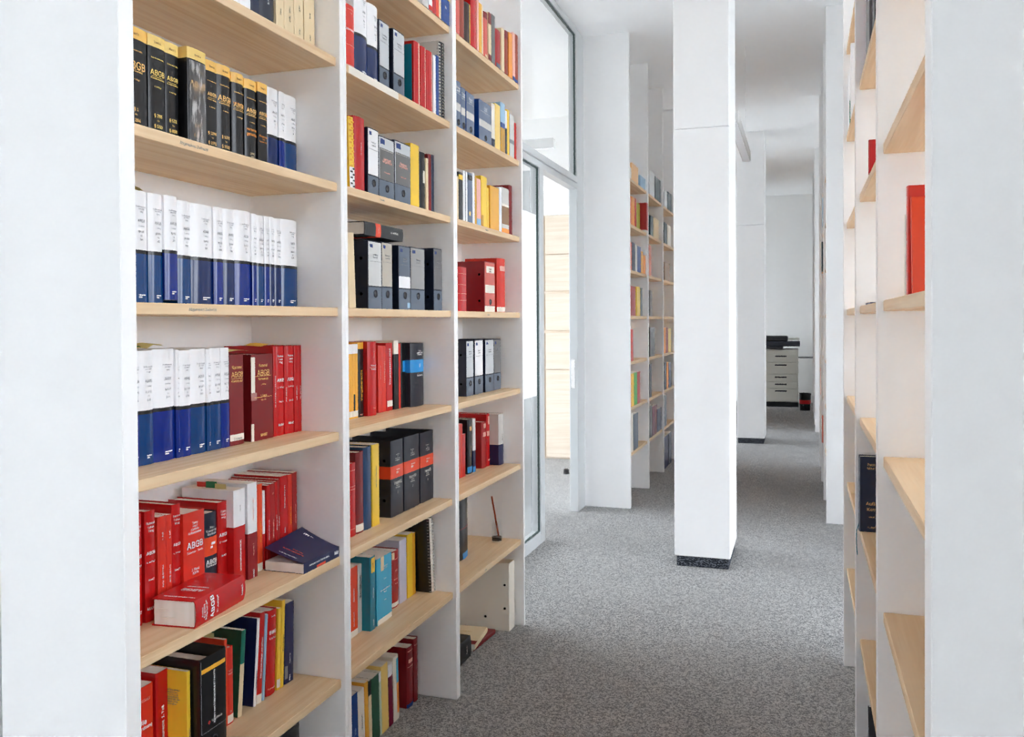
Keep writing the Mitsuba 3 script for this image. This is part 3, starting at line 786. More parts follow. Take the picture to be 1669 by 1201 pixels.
SHELF(0,2,[
 B(0.1674,0.0384,0.2727,RA('Rummel','Lukas','1','4. Auflage'),"red ABGB volume half hidden at left end",sb=0.158),
 B(0.2162,0.0354,0.2727,RA('Rummel','Lukas','1','4. Auflage'),"red ABGB volume with white lettering",sb=0.158),
 B(0.2592,0.0301,0.2504,pb('red2',.175),"red book with vertical lettering",dec=[('T','ABGB  §§ 897-916',.40,.005,'white','u'),('T','4. Aufl',.8,.005,'white','u')],sb=0.158),
 B(0.2899,0.0201,0.2492,pb('red2',.175),"red book with vertical lettering",dec=[('T','ABGB  §§ 1-43',.40,.005,'white','u'),('T','4. Aufl',.8,.005,'white','u')],sb=0.158),
 B(0.3118,0.0319,0.2703,RA('Rummel','Lukas','5','4. Auflage'),"tall red ABGB volume with dark red cover",top='bordeaux',sb=0.158),
 B(0.3444,0.0825,0.2395,TH(),"wide bright red ABGB book",sb=0.15),
 B(0.4379,0.0539,0.2200,hb('navy2',.165),"navy ABGB book with orange band",dec=[('B',.47,.70,'orangered'),('T','Kurz',.82,.006,'white','h'),('T','Kommentar',.78,.006,'white','h'),('T','Bydlinski',.74,.006,'white','h'),('S',.60,.63,'white',.45,.8),('S',.56,.585,'white',.4,.55),('T','ABGB',.395,.014,'white','h',1),('T','Kommentar',.35,.006,'white','h')],sb=0.158),
 B(0.4947,0.0395,0.2391,RA('Tades','Hopf','2','37. Auflage'),"tall red ABGB volume with white lettering",top='bordeaux',sb=0.158),
 B(0.5347,0.0525,0.2659,pb('red',.175),"tall book, white upper and red lower half",sb=0.137,top2=('white', 0.61),dec=[('T','Unternehmensrecht',.30,.0065,'white','u',1),('T','MANZ',.04,.006,'white','u',1),('T','Kalss',.8,.005,'grey','u')],pm=3),
 B(0.5961,0.0453,0.2741,pb('bordeaux2',.175),"narrow white book with dark red lower part",sb=0.135,top2=('white', 0.475),dec=[('T','Verbraucherrecht',.72,.006,'pink','u'),('T','Konsument',.3,.005,'pink','u'),('T','MANZ',.05,.006,'white','u',1)]),
 B(0.6751,0.0244,0.2573,pb('orangered',.17),"slim orange red book with base label",dec=[('S',.0,.09,'paper',0,1),('T','Schadenersatzrecht',.45,.005,'gold','u')],sb=0.158),
 B(0.7005,0.0100,0.2336,pb('red',.165),"thin white and red booklet",top2=('white', 0.45),sb=0.158),
 B(0.7215,0.0173,0.2457,pb('red',.175),"slim red book with vertical lettering",dec=[('T','Zivilrecht und Verfahren',.45,.004,'white','u')],top='bordeaux',sb=0.158),
 B(0.7397,0.0248,0.2471,pb('red3',.175),"slim dull red book",dec=[('T','Mietrechtsgesetz',.45,.005,'pink','u'),('T','II',.88,.005,'pink','h')],sb=0.158),
 B(0.7653,0.0113,0.2495,pb('red',.175),"very thin red book",dec=[('T','Erbrecht neu 2017',.5,.004,'white','u')],sb=0.158),
 B(0.7775,0.0123,0.2543,pb('red3',.175),"very thin red book",dec=[('T','Sachenrecht',.5,.004,'white','u')],sb=0.158),
 B(0.7925,0.0426,0.2603,pb('red',.18),"red book with white vertical title",dec=[('T','Das neue Erbrecht',.75,.006,'white','u'),('T','Zankl',.35,.005,'white','u')],sb=0.158),
 B(0.8361,0.0222,0.2585,pb('red2',.18),"slim red book with yellow lettering",dec=[('T','ABGB in der Praxis',.5,.005,'gold','u')],sb=0.158),
 B(0.8611,0.0253,0.2606,pb('red3',.18),"slim dark red book at row end",dec=[('T','Kommentar zum KSchG',.5,.004,'pink','u')],sb=0.158),
])
SHELF(0,1,[
 B(0.1605,0.0760,0.2391,pb('red2',.17),"red book with pale lettering, largely hidden",dec=[('T','STG KODEX',.86,.007,'pink','h'),('T','Die',.64,.012,'white','h',1),('T','Verordnung',.58,.012,'white','h',1)],sb=0.158),
 B(0.2467,0.0422,0.2535,pb('red',.175),"red book with white vertical title",dec=[('T','Insolvenzrecht  I. Teil',.42,.008,'white','u',1)],sb=0.158),
 B(0.2895,0.0104,0.2490,pb('yellow',.20),"yellow paperback with text on cover",sb=0.1,dec=[('T','Arbeitsrecht Sammlung',.3,.004,'grey','u')],blurb=1),
 B(0.3076,0.1043,0.2731,BD2(),"large black folder with orange stripe",sb=0.075),
 B(0.5149,0.0061,0.2438,pb('orangered',.185),"tall orange red book behind black folder",pm=2,sb=0.158),
 B(0.5254,0.0286,0.2156,hb('red2',.18),"red book with white base label",dec=[('S',.02,.12,'paper',0,1),('T','E1',.16,.006,'pink','h'),('T','Handels',.7,.006,'pink','h'),('T','recht',.66,.006,'pink','h')],sb=0.158),
 B(0.5721,0.0193,0.2417,pb('green',.18),"green and cream book leaning right",lean=5.5,dec=[('S',.0,.61,'cream',0,1),('S',.61,1,'teal2',0,1)],sb=0.158),
 B(0.6457,0.0122,0.2526,pb('navy3',.18),"navy book with white spine leaning right",lean=5.5,dec=[('S',.0,1,'white',0,1),('T','Verfassungsrecht',.3,.005,'navy3','u')],sb=0.158),
 B(0.6611,0.0248,0.2633,pb('red',.185),"red book leaning, white base label",lean=5,dec=[('S',.0,.1,'paper',0,1),('T','Einkommensteuer und Körper',.5,.006,'white','u',1)],sb=0.158),
 B(0.6889,0.0112,0.2510,pb('paleblue',.185),"thin pale blue book leaning",lean=5,sb=0.158),
 B(0.7110,0.0483,0.2535,hb('red',.18),"red book lettered BWG, leaning",lean=3,dec=[('T','BWG',.74,.010,'white','h',1),('T','4. Auflage',.67,.005,'white','h'),('T','Kommentar',.08,.005,'pink','h'),('T','Laurer',.93,.005,'white','h')],sb=0.158),
 B(0.7648,0.0170,0.2468,pb('yellow',.185),"slim yellow book, base label",lean=3,dec=[('S',.03,.13,'paper',0,1)],sb=0.158),
 B(0.7843,0.0165,0.2656,pb('yellow',.185),"taller slim yellow book",lean=3,dec=[('T','Handbuch Bankrecht',.5,.004,'ink','u')],sb=0.158),
 B(0.8064,0.0494,0.2488,pb('navy3',.18),"navy book with white marks, row end",lean=2,dec=[('S',.06,.22,'grey',.02,.3),('T','Steuerrecht',.3,.004,'white','u'),('T','SWK',.06,.006,'white','u',1)],sb=0.158),
])
SHELF(0,0,[
 B(0.8034,0.1351,0.3000,hb('black',.17),"black book on carpet under lowest shelf",sb=0.158),
])
SHELF(1,7,[
 B(0.6322,0.0551,0.2300,pb('palegrey',.17),"pale grey paperback",sb=0.01),
 B(0.6913,0.0326,0.2350,pb('white',.17),"white paperback",dec=[('S',0,.08,'red2',0,1)],sb=0.01),
 B(0.7260,0.0366,0.2400,pb('red',.17),"red paperback",sb=0.01),
 B(0.7646,0.0249,0.2400,pb('orangered',.17),"orange paperback",sb=0.01),
 B(0.7905,0.0195,0.2300,pb('cream',.17),"cream paperback",sb=0.01),
 B(0.8119,0.0873,0.2500,pb('blue',.175),"blue book with broad yellow band",dec=[('B',.40,.58,'yellow'),('T','EU',.25,.01,'white','h',1)],sb=0.01),
])
SHELF(1,6,[
 B(0.1107,0.0621,0.2212,hb('red2',.17),"red book lettered MietSchutz",dec=[('L',.93,'pink'),('T','Recht',.88,.004,'pink','h'),('T','MietSchutz',.63,.009,'white','h'),('L',.4,'pink'),('L',.1,'pink')],sb=0.05),
 B(0.1770,0.0893,0.3100,WB('1','79'),"wide white and blue law volume",sb=0.05),
 B(0.2675,0.0765,0.2767,WB('80','99'),"white grey and blue law volume",sb=0.05),
 B(0.3463,0.0769,0.2446,RB('silver','greyblue'),"grey ring binder with silver label",sb=0.05),
 B(0.4361,0.0932,0.2405,RB('silver','greyblue'),"ring binder, crinkled film label",sb=0.04),
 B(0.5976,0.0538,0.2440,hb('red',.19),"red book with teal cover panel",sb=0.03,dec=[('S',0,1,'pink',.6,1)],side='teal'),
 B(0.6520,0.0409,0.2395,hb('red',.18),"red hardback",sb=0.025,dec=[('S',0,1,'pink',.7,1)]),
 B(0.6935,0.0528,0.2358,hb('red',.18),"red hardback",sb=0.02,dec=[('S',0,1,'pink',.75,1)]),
 B(0.7517,0.0235,0.2322,pb('white',.17),"thin white booklet",sb=0.02),
 B(0.7773,0.0295,0.2397,pb('blue',.17),"slim blue book",sb=0.02),
 B(0.8122,0.0548,0.3078,SP('palegrey'),"comb bound report, black comb",sb=0.018),
])
SHELF(1,5,[
 B(0.1760,0.0327,0.2548,CHK(),"yellow checked booklet with black and white foot",lean=-2.5,sb=0.075),
 B(0.2093,0.0792,0.2676,hb('red',.19),"thick glossy red book",dec=[('T','Firmenbuch',.6,.006,'white','u')],bulge=0.1,sb=0.075),
 B(0.3018,0.0797,0.2478,RB('white','greyblue'),"ring binder with white crumpled label",sb=0.075),
 B(0.3834,0.1252,0.2358,RB2(),"wide ring binder lettered Handbuch",sb=0.075),
 B(0.5110,0.1400,0.2446,RB2(),"second wide ring binder lettered Handbuch",sb=0.075),
 B(0.6528,0.0779,0.2600,pb('yellow',.19),"thick yellow book",sb=0.075),
 B(0.7344,0.0593,0.2421,hb('black',.18),"black book with white patch",dec=[('S',.5,.7,'paper',.5,1)],sb=0.075),
 B(0.7957,0.0233,0.2262,pb('cream',.16),"slim cream book",sb=0.075),
 B(0.8199,0.0308,0.2476,hb('bordeaux',.17),"dark red hardback",sb=0.075),
 B(0.8517,0.0240,0.2504,pb('navy',.17),"narrow navy book at row end",sb=0.075),
])
SHELF(1,4,[
 B(0.1223,0.0456,0.2498,pb('cream',.18),"cream board leaning at left end",lean=-3,sb=0.052),
 B(0.2530,0.1010,0.2367,RB('silver2','greyblue'),"navy ring binder, white topped label",side='navy',sb=0.052),
 B(0.3555,0.0835,0.2407,RB('taupe','greyblue'),"ring binder with taupe label",sb=0.052),
 B(0.4914,0.0998,0.2388,RB('greyblue','greyblue',extra=1),"grey ring binder with white patch",side='navy',sb=0.052),
 B(0.5930,0.1323,0.2417,RB('film','greyblue'),"ring binder with crinkled shiny film",sb=0.052),
 B(0.8137,0.0842,0.2542,RB('film2','greyblue'),"narrow ring binder, last of its row",side='navy',sb=0.052),
])
SHELF(1,3,[
 B(0.3044,0.0235,0.2658,pb('gold',.16),"slim orange book, white top and base label",dec=[('S',.87,1,'white',0,1),('S',.02,.1,'paper',0,1)],sb=0.158),
 B(0.3287,0.0201,0.2659,pb('gold',.16),"slim orange book, white top and base label",dec=[('S',.87,1,'white',0,1),('S',.02,.1,'paper',0,1),('S',.1,.32,'black',.3,.8)],sb=0.158),
 B(0.3496,0.0196,0.2660,pb('gold',.16),"slim orange book, white top and base label",dec=[('S',.87,1,'white',0,1),('S',.02,.1,'paper',0,1)],sb=0.158),
 B(0.3716,0.0393,0.2714,pb('black',.165),"black book with yellow top",dec=[('B',.91,1,'gold'),('T','Vergaberecht',.42,.012,'gold','u',1),('T','MANZ',.03,.005,'pink','h')],sb=0.158),
 B(0.4114,0.0684,0.2720,hb('red',.17),"thick red book with glare",sb=0.135,dec=[('L',.65,'pink'),('T','Nationalrat',.68,.006,'white','h'),('T','Handbuch',.63,.006,'white','h'),('T','Steuer',.83,.006,'pink','u'),('T','Linde',.1,.005,'pink','h')],bulge=0.12),
 B(0.5278,0.0286,0.2545,pb('red2',.165),"slim red book",dec=[('T','Umsatzsteuer',.6,.006,'pink','u')],sb=0.158),
 B(0.5581,0.0334,0.2536,pb('red2',.165),"slim red book with pale title",dec=[('T','Gebührengesetz',.6,.008,'pink','u')],sb=0.158),
 B(0.5942,0.0545,0.2633,pb('red',.17),"red book with base label",dec=[('S',.06,.15,'paper',.1,1),('T','Vergabegesetz 2018',.65,.010,'white','u',1)],sb=0.158),
 B(0.6615,0.0409,0.2716,pb('black',.17),"black book with pale glossy top",top2=('paper', 0.8),sb=0.158),
 B(0.7043,0.0157,0.2585,pb('red2',.17),"thin red book",sb=0.158),
 B(0.7237,0.0398,0.2580,pb('black',.17),"black book with small blue patch",dec=[('S',.56,.73,'sky',.3,1),('T','F',.64,.005,'white','h')],sb=0.158),
 B(0.7641,0.1275,0.2574,hb('black2',.18),"thick black book with blue band",sb=0.125,dec=[('B',.54,.74,'sky'),('T','Bundes',.88,.006,'white','h'),('T','Vergabegesetz',.85,.006,'white','h'),('T','Kommentar',.82,.006,'white','h'),('T','F',.64,.016,'white','h',1),('T','Vergaberecht',.49,.006,'white','h')]),
])
SHELF(1,2,[
 B(0.1900,0.0497,0.2518,hb('red',.17),"red hardback at left end",dec=[('L',.9,'pink'),('L',.68,'pink'),('L',.64,'pink'),('L',.1,'pink')],sb=0.097),
 B(0.2424,0.0537,0.2824,hb('bordeaux',.17),"dark red book with base label",dec=[('S',.02,.11,'paper',0,1)],sb=0.097),
 B(0.2977,0.0579,0.2924,hb('blue2',.175),"blue hardback",sb=0.097),
 B(0.3565,0.0553,0.2937,pb('yellow',.175),"yellow book",dec=[('T','Baurecht und Bautechnik',.6,.005,'grey','u')],sb=0.097),
 B(0.5036,0.1067,0.2873,VG('1'),"black ring binder VersVG, red band",sb=0.097),
 B(0.6198,0.1395,0.2878,VG('2'),"black ring binder VersVG, red band",sb=0.097),
 B(0.7695,0.1443,0.2851,VG('3'),"black ring binder VersVG, red band",sb=0.097),
])
SHELF(1,1,[
 B(0.2894,0.0653,0.2489,pb('orangered',.17),"orange red book with white base label",dec=[('S',.0,.09,'paper',0,1),('T','Baurecht',.6,.008,'white','u',1),('T','Nachbarrecht',.25,.006,'white','u')],sb=0.158),
 B(0.3573,0.0280,0.2458,pb('palegrey',.17),"grey book lettered BAURECHT",dec=[('T','BAURECHT',.68,.011,'ink','u',1)],sb=0.158),
 B(0.3859,0.0398,0.2690,pb('teal',.18),"teal book with yellow label on spine",sb=0.125,dec=[('S',.78,.98,'yellow',.2,.95),('T','WGG',.88,.006,'ink','u'),('T','Wohnungs',.5,.006,'white','u'),('T','MANZ',.1,.006,'white','u')]),
 B(0.4378,0.1246,0.2475,pb('cyan',.18),"wide light blue book with label",sb=0.125,dec=[('S',.0,.08,'paper',.05,.98),('S',.79,1,'cream',.25,.45),('T','Wohnrecht',.85,.006,'white','h'),('T','Kommentar',.82,.005,'white','h'),('T','2. Aufl',.66,.005,'white','h'),('T','Gemeinnützigkeit',.5,.007,'white','h'),('T','Recht',.46,.006,'white','h'),('T','Prader',.34,.004,'white','h')]),
 B(0.6318,0.0626,0.2232,hb('red3',.175),"red book with white base label",dec=[('S',.02,.09,'paper',0,1),('S',.86,.98,'cream',.05,.3),('L',.85,'pink'),('T','ABGB',.65,.006,'pink','h'),('T','Mietrecht',.5,.006,'pink','h'),('T','Praxis',.42,.006,'pink','h')],sb=0.158),
 B(0.6967,0.0659,0.2516,pb('lavender',.175),"tall plain pale lavender book",sb=0.158),
 B(0.7704,0.0500,0.2588,pb('yellow',.17),"yellow paperback",sb=0.158),
 B(0.8217,0.0256,0.2538,pb('gold',.17),"slim golden yellow paperback",sb=0.158),
 B(0.8670,0.0280,0.3112,SP('black'),"black wire bound report leaning left",lean=-4,wire=1,sb=0.09),
])
SHELF(1,0,[
 B(0.3032,0.0512,0.2413,pb('blue',.17),"blue book",dec=[('T','wsp',.43,.009,'paleblue','u',1)],lean=-2,sb=0.158),
 B(0.3566,0.0477,0.2368,pb('paper',.17),"cream white book",dec=[('T','Wirtschaft',.5,.008,'ink','u')],lean=-2,sb=0.158),
 B(0.4066,0.0278,0.2504,pb('gold',.17),"golden yellow book",lean=-2,sb=0.158),
 B(0.4367,0.0222,0.2456,pb('cream',.17),"black topped cream book",lean=-2,top2=('black', 0.77),sb=0.158),
 B(0.4620,0.0580,0.2440,pb('green',.175),"dark green book",lean=-2,sb=0.158),
 B(0.5217,0.0160,0.2453,pb('palegreen',.175),"thin white and green book",lean=-2,top2=('white', 0.85),sb=0.158),
 B(0.5396,0.0557,0.2601,pb('yellow2',.175),"pale yellow book",lean=-2,sb=0.158),
 B(0.5981,0.0362,0.2444,pb('burgundy',.175),"burgundy book with white top",lean=-2,top2=('white', 0.8),sb=0.158),
 B(0.6408,0.0458,0.2563,pb('paper',.175),"white book with teal and orange spine",lean=-2,dec=[('S',.57,.95,'cyan',.55,1),('S',.1,.57,'orange',.55,1)],sb=0.158),
 B(0.7628,0.0594,0.2471,hb('burgundy2',.18),"dark red hardback",dec=[('L',.93,'pink'),('S',.73,.79,'pink',.2,.8),('L',.67,'pink'),('S',0,.06,'blue',0,1)],sb=0.158),
 B(0.8265,0.0391,0.2614,hb('burgundy2',.18),"taller dark red hardback",dec=[('L',.9,'pink')],sb=0.158),
])
SHELF(2,7,[
 B(0.0465,0.0476,0.2600,pb('pink2',.17),"faded red book",sb=0.012),
 B(0.1011,0.0522,0.2500,hb('brownred',.17),"brown red hardback",sb=0.012),
 B(0.1594,0.0751,0.1689,hb('darkbrown',.175),"dark book with gold edge",dec=[('S',0,1,'gold2',.6,1)],sb=0.012),
 B(0.2362,0.0664,0.2900,hb('red',.18),"bright red hardback",sb=0.012),
 B(0.3036,0.0222,0.2800,pb('pink',.17),"thin pink book",sb=0.012),
 B(0.3279,0.0525,0.2206,pb('gold',.17),"orange yellow book",dec=[('S',0,1,'cream',.6,1)],sb=0.012),
 B(0.3875,0.0615,0.2047,hb('pink2',.17),"faded red book with dark top",dec=[('S',.86,1,'bordeaux',0,1),('S',0,.06,'cream',.3,1)],sb=0.012),
 B(0.4524,0.0391,0.2204,pb('cream',.17),"cream book with dark red ends",dec=[('S',.76,1,'bordeaux',0,1),('S',0,.12,'bordeaux',0,1)],sb=0.012),
 B(0.4952,0.0477,0.2262,pb('grey2',.17),"grey book",sb=0.012),
 B(0.5463,0.0893,0.1780,hb('red3',.17),"red book, blue base, green marker",dec=[('S',0,.1,'greyblue',.2,1)],pm=1,sb=0.012),
 B(0.6367,0.0426,0.2070,pb('cream',.17),"cream paperback",sb=0.012),
 B(0.6873,0.0521,0.2120,hb('brownred',.17),"brown red book with dark top",dec=[('S',.82,1,'bordeaux',0,1)],sb=0.012),
 B(0.7464,0.0579,0.2203,pb('orange',.17),"orange book",sb=0.012),
 B(0.8084,0.0385,0.2381,pb('pink',.17),"thin pink book",dec=[('S',0,.08,'blue',0,1)],sb=0.012),
 B(0.8511,0.0469,0.2432,hb('brownred',.17),"brown red book at row end",dec=[('S',0,.06,'blue',0,1)],sb=0.012),
])
SHELF(2,6,[
 B(0.0682,0.0618,0.1976,RB3(),"blue grey binder at left end",sb=0.024),
 B(0.1330,0.0519,0.1840,RB3(),"narrow blue grey binder, white band",sb=0.024),
 B(0.1947,0.0979,0.1811,RB3(),"blue grey binder with white band",sb=0.024),
 B(0.3500,0.1687,0.1858,RB3(),"wide blue binder with white band",side='blue',sb=0.024),
 B(0.5223,0.0444,0.2073,pb('paper',.17),"white book with navy foot",dec=[('S',0,.2,'navy',0,1)],sb=0.024),
 B(0.5685,0.0768,0.2184,pb('yellow2',.17),"pale yellow book",sb=0.024),
 B(0.6493,0.0666,0.2432,pb('paleblue',.17),"light blue book with gold base",dec=[('S',0,.5,'gold2',0,1),('S',.5,.6,'blue',0,1)],sb=0.024),
 B(0.7202,0.0264,0.2170,pb('white',.17),"thin white book",dec=[('S',0,.6,'black',0,1)],sb=0.024),
 B(0.7487,0.0334,0.2293,pb('yellow',.17),"thin yellow book",sb=0.024),
 B(0.7909,0.0686,0.2161,pb('palegrey',.17),"pale grey book with dark patch",dec=[('S',.33,.42,'grey',0,1)],sb=0.024),
 B(0.8641,0.0304,0.1888,pb('red',.17),"thin red book at row end",sb=0.024),
])
SHELF(2,5,[
 B(0.1149,0.0393,0.1934,pb('cream',.18),"cream book",sb=0.046),
 B(0.1574,0.0469,0.2157,pb('black',.17),"black book with yellow top",dec=[('S',.85,.95,'yellow',0,1)],sb=0.046),
 B(0.2077,0.0534,0.2289,pb('white',.17),"white book with grey stripes",dec=[('S',0,1,'grey',.35,.5)],sb=0.046),
 B(0.2644,0.0567,0.2300,pb('greyblue2',.17),"blue grey book with black top",dec=[('S',.86,.96,'black',0,1),('S',.17,.25,'yellow2',.2,.5)],sb=0.046),
 B(0.3228,0.0253,0.2382,pb('white',.17),"thin white book",sb=0.046),
 B(0.3517,0.0220,0.2246,pb('gold2',.17),"thin golden book",sb=0.046),
 B(0.3773,0.0523,0.2208,pb('pink',.17),"pink book with blue base",dec=[('S',0,.17,'paleblue',0,1)],sb=0.046),
 B(0.4333,0.0792,0.2428,pb('yellow',.18),"yellow book",dec=[('S',0,.25,'gold2',0,.3)],sb=0.046),
 B(0.5144,0.0218,0.1974,pb('yellow',.17),"thin short yellow book",sb=0.046),
 B(0.5540,0.1280,0.2155,pb('gold',.17),"thick golden yellow book",sb=0.046),
 B(0.6860,0.0365,0.2266,pb('white',.17),"thin white book",sb=0.046),
 B(0.7266,0.1087,0.2326,pb('palegrey',.17),"banded grey, brown and orange book",dec=[('S',.22,.6,'brown',0,1),('S',0,.13,'orange',0,1),('S',.6,.65,'paper',0,1)],sb=0.046),
 B(0.8398,0.0553,0.2593,hb('bordeaux',.175),"dark red hardback at row end",sb=0.046),
])
SHELF(2,4,[
 B(0.1602,0.1465,0.1966,hb('red',.17),"red hardback",dec=[('L',.85,'pink'),('L',.6,'pink'),('L',.4,'pink'),('L',.25,'pink')],sb=0.06),
 B(0.5077,0.1468,0.2412,RB4(),"dark red ring binder with labels",side='bordeaux2',sb=0.06),
 B(0.7111,0.1223,0.2696,hb('red2',.18),"orange red book with base label",dec=[('S',.01,.1,'paper',0,1),('S',.77,.86,'pink',.2,.8)],top='red',sb=0.06),
])
SHELF(2,3,[
 B(0.3672,0.0920,0.2572,RB('silver','greyblue'),"dark teal ring binder, crinkled label",side='deepteal',sb=0.1),
 B(0.4754,0.1117,0.2584,RB('white','greyblue'),"ring binder with plain white label",sb=0.1),
 B(0.6172,0.1238,0.2576,RB('silver','greyblue'),"ring binder with silver label",sb=0.1),
 B(0.7435,0.1047,0.2565,RB('film2','greyblue'),"dark ring binder at row end",sb=0.1),
])
SHELF(2,2,[
 B(0.4065,0.0252,0.2535,pb('pink2',.17),"thin faded red booklet leaning",lean=1,sb=0.158),
 B(0.4347,0.0198,0.2540,pb('red2',.17),"thin red booklet leaning",lean=1,sb=0.158),
 B(0.4570,0.0374,0.2015,pb('red',.17),"red paperback leaning",lean=1,sb=0.158),
 B(0.5327,0.0614,0.2645,hb('black',.17),"black book with gold lettering, blue base",dec=[('S',.02,.13,'sky',0,1),('S',.78,.86,'goldt',.3,.7),('T','Handelsrecht',.4,.006,'goldt','u')],sb=0.158),
 B(0.5973,0.0353,0.2607,pb('navy3',.17),"slim white and navy book",top2=('white', 0.4),dec=[('S',0,.1,'sky',0,1)],sb=0.158),
 B(0.7050,0.0640,0.2318,hb('red3',.175),"dark red hardback",sb=0.15,dec=[('S',.68,.77,'pink',.2,.9),('S',.86,.96,'pink',.3,.8)]),
 B(0.7720,0.0480,0.2661,hb('red',.18),"tall bright red book",sb=0.15,dec=[('S',.58,.67,'pink',.1,.9),('S',.8,.95,'pink',.3,.9),('S',.1,.13,'pink',.3,.9)],top='bordeaux'),
 B(0.8230,0.0750,0.2609,hb('navy3',.175),"white book with navy lower half",sb=0.1,top2=('palegrey', 0.4),dec=[('T','AktG',.53,.01,'ink','u',1)]),
])
SHELF(2,1,[
 B(0.3831,0.1711,0.2925,hb('black',.19),"black book with blue foot",sb=0.158,dec=[('S',0,.1,'sky',.4,1),('L',.5,'red')]),
])
FAR(0,7,[(0.058,0.141,0.094,"paper","pale magazine file"),(0.213,0.316,0.149,"orangecream","cream and orange folder"),(0.632,0.263,0.107,"paleblue","pale box with blue lid")])
FAR(0,6,[(0.063,0.115,0.232,"palered","faded red book"),(0.192,0.153,0.246,"orange","orange book with dark base"),(0.353,0.074,0.253,"red","thin red book"),(0.437,0.170,0.226,"olive","yellow green book"),(0.630,0.265,0.245,"red3","large red glossy book")])
FAR(0,5,[(0.067,0.128,0.237,"palered","pale red book"),(0.210,0.147,0.243,"navy","dark navy book"),(0.372,0.089,0.238,"palegrey","grey book with orange tab"),(0.484,0.158,0.234,"blue","bright blue book"),(0.651,0.103,0.200,"gold","yellow book"),(0.764,0.131,0.174,"orange","orange book")])
FAR(0,4,[(0.046,0.101,0.255,"red","red book"),(0.156,0.214,0.255,"red3","wide dark red book"),(0.421,0.177,0.259,"yellow","yellow book"),(0.607,0.110,0.258,"black","thin black book")])
FAR(0,3,[(0.078,0.069,0.282,"red2","red book"),(0.156,0.095,0.274,"red","slim red book")])
FAR(0,2,[(0.070,0.085,0.285,"orange","orange book"),(0.165,0.111,0.284,"yellow","yellow book"),(0.287,0.141,0.284,"greenb","bright green book"),(0.438,0.146,0.282,"red3","dark red book")])
FAR(0,1,[(0.076,0.158,0.335,"paper","white and red carton"),(0.253,0.216,0.314,"greyblue","patterned grey box")])
FAR(1,7,[(0.194,0.323,0.239,"silver","silver grey box file"),(0.553,0.342,0.230,"deepteal","dark teal box file")])
FAR(1,6,[(0.251,0.168,0.197,"deepteal","dark green book"),(0.456,0.306,0.199,"cream","beige book")])
FAR(1,5,[(0.176,0.123,0.291,"palered","pale red book")])
FAR(1,4,[(0.210,0.141,0.251,"grey2","dark grey book with white top")])
FAR(1,3,[(0.195,0.299,0.281,"black","black box file")])
FAR(1,2,[(0.176,0.120,0.321,"navy","thin navy book")])
FAR(1,1,[(0.167,0.150,0.312,"black","black book"),(0.330,0.135,0.288,"burgundy","burgundy book"),(0.478,0.128,0.288,"bordeaux","dark red book"),(0.631,0.260,0.233,"navy3","navy book with red dot")])
FAR(2,7,[(0.242,0.206,0.178,"silver","grey patterned box"),(0.492,0.262,0.198,"deepteal","dark teal folder")])
FAR(2,6,[(0.233,0.184,0.225,"deepteal","dark green book"),(0.450,0.260,0.225,"paper","white book")])
FAR(2,5,[(0.243,0.379,0.197,"brown","brown and gold book")])
FAR(2,3,[(0.184,0.122,0.274,"orange","orange book"),(0.321,0.151,0.273,"brownred","brown book"),(0.487,0.211,0.262,"yellow2","pale yellow book")])
FAR(2,2,[(0.212,0.123,0.294,"navy","dark navy book"),(0.362,0.127,0.287,"orange","orange book"),(0.517,0.185,0.276,"navy3","navy book")])
FAR(2,1,[(0.178,0.172,0.335,"greyblue","grey blue book")])
FAR(2,0,[(0.168,0.274,0.340,"navy3","dark blue binder with white disc"),(0.471,0.237,0.340,"navy","dark blue binder")])


# ================================================================== books that lie flat
def lying(key, w, h, d, color, kind, M, bulge=.1, dec=None):
    build(key, B(0, w, h, Style(kind, color, d), '', .0, dec=dec, bulge=bulge), M)


# big red ABGB lying in front of the fifth shelf's row
k = thing('book', 'thick red ABGB book lying flat in front of the fifth shelf row', 'book')
M = T().translate([-1.376, 1.717, zl(2) + .0004]) @ T().rotate([0, 0, 1], 5.5) @ T().translate([0, .222, 0]) @ T().rotate([1, 0, 0], 90)
lying(k, .066, .222, .122, 'red', 'hb', M, .10, [('T', 'Koziol', .90, .006, 'white', 'h'), ('T', 'Bydlinski', .86, .006, 'white', 'h'), ('T', 'Bollenberger', .82, .006, 'white', 'h'), ('T', 'ABGB', .70, .0145, 'white', 'h', 1), ('T', '10. Auflage', .60, .006, 'white', 'h'), ('T', 'MANZ', .08, .007, 'white', 'h', 1)])
ms = [place_text('ABGB', .016, [-.062, .0664, .145], [-1, 0, 0], [0, 0, 1], 1), place_text('Kurzkommentar', .006, [-.062, .0664, .12], [-1, 0, 0], [0, 0, 1], 0), place_text('Koziol  Bydlinski  Bollenberger', .0045, [-.062, .0664, .2], [-1, 0, 0], [0, 0, 1], 0)]
obj('cover_text', cat(ms), mat('white'), k, False, M)
for dz in (.020, .040):
    obj('page_marker', box([-.075 - dz, dz + .001, .21], [-.04 - dz, dz + .002, .2222]), mat('paper'), k, False, M)

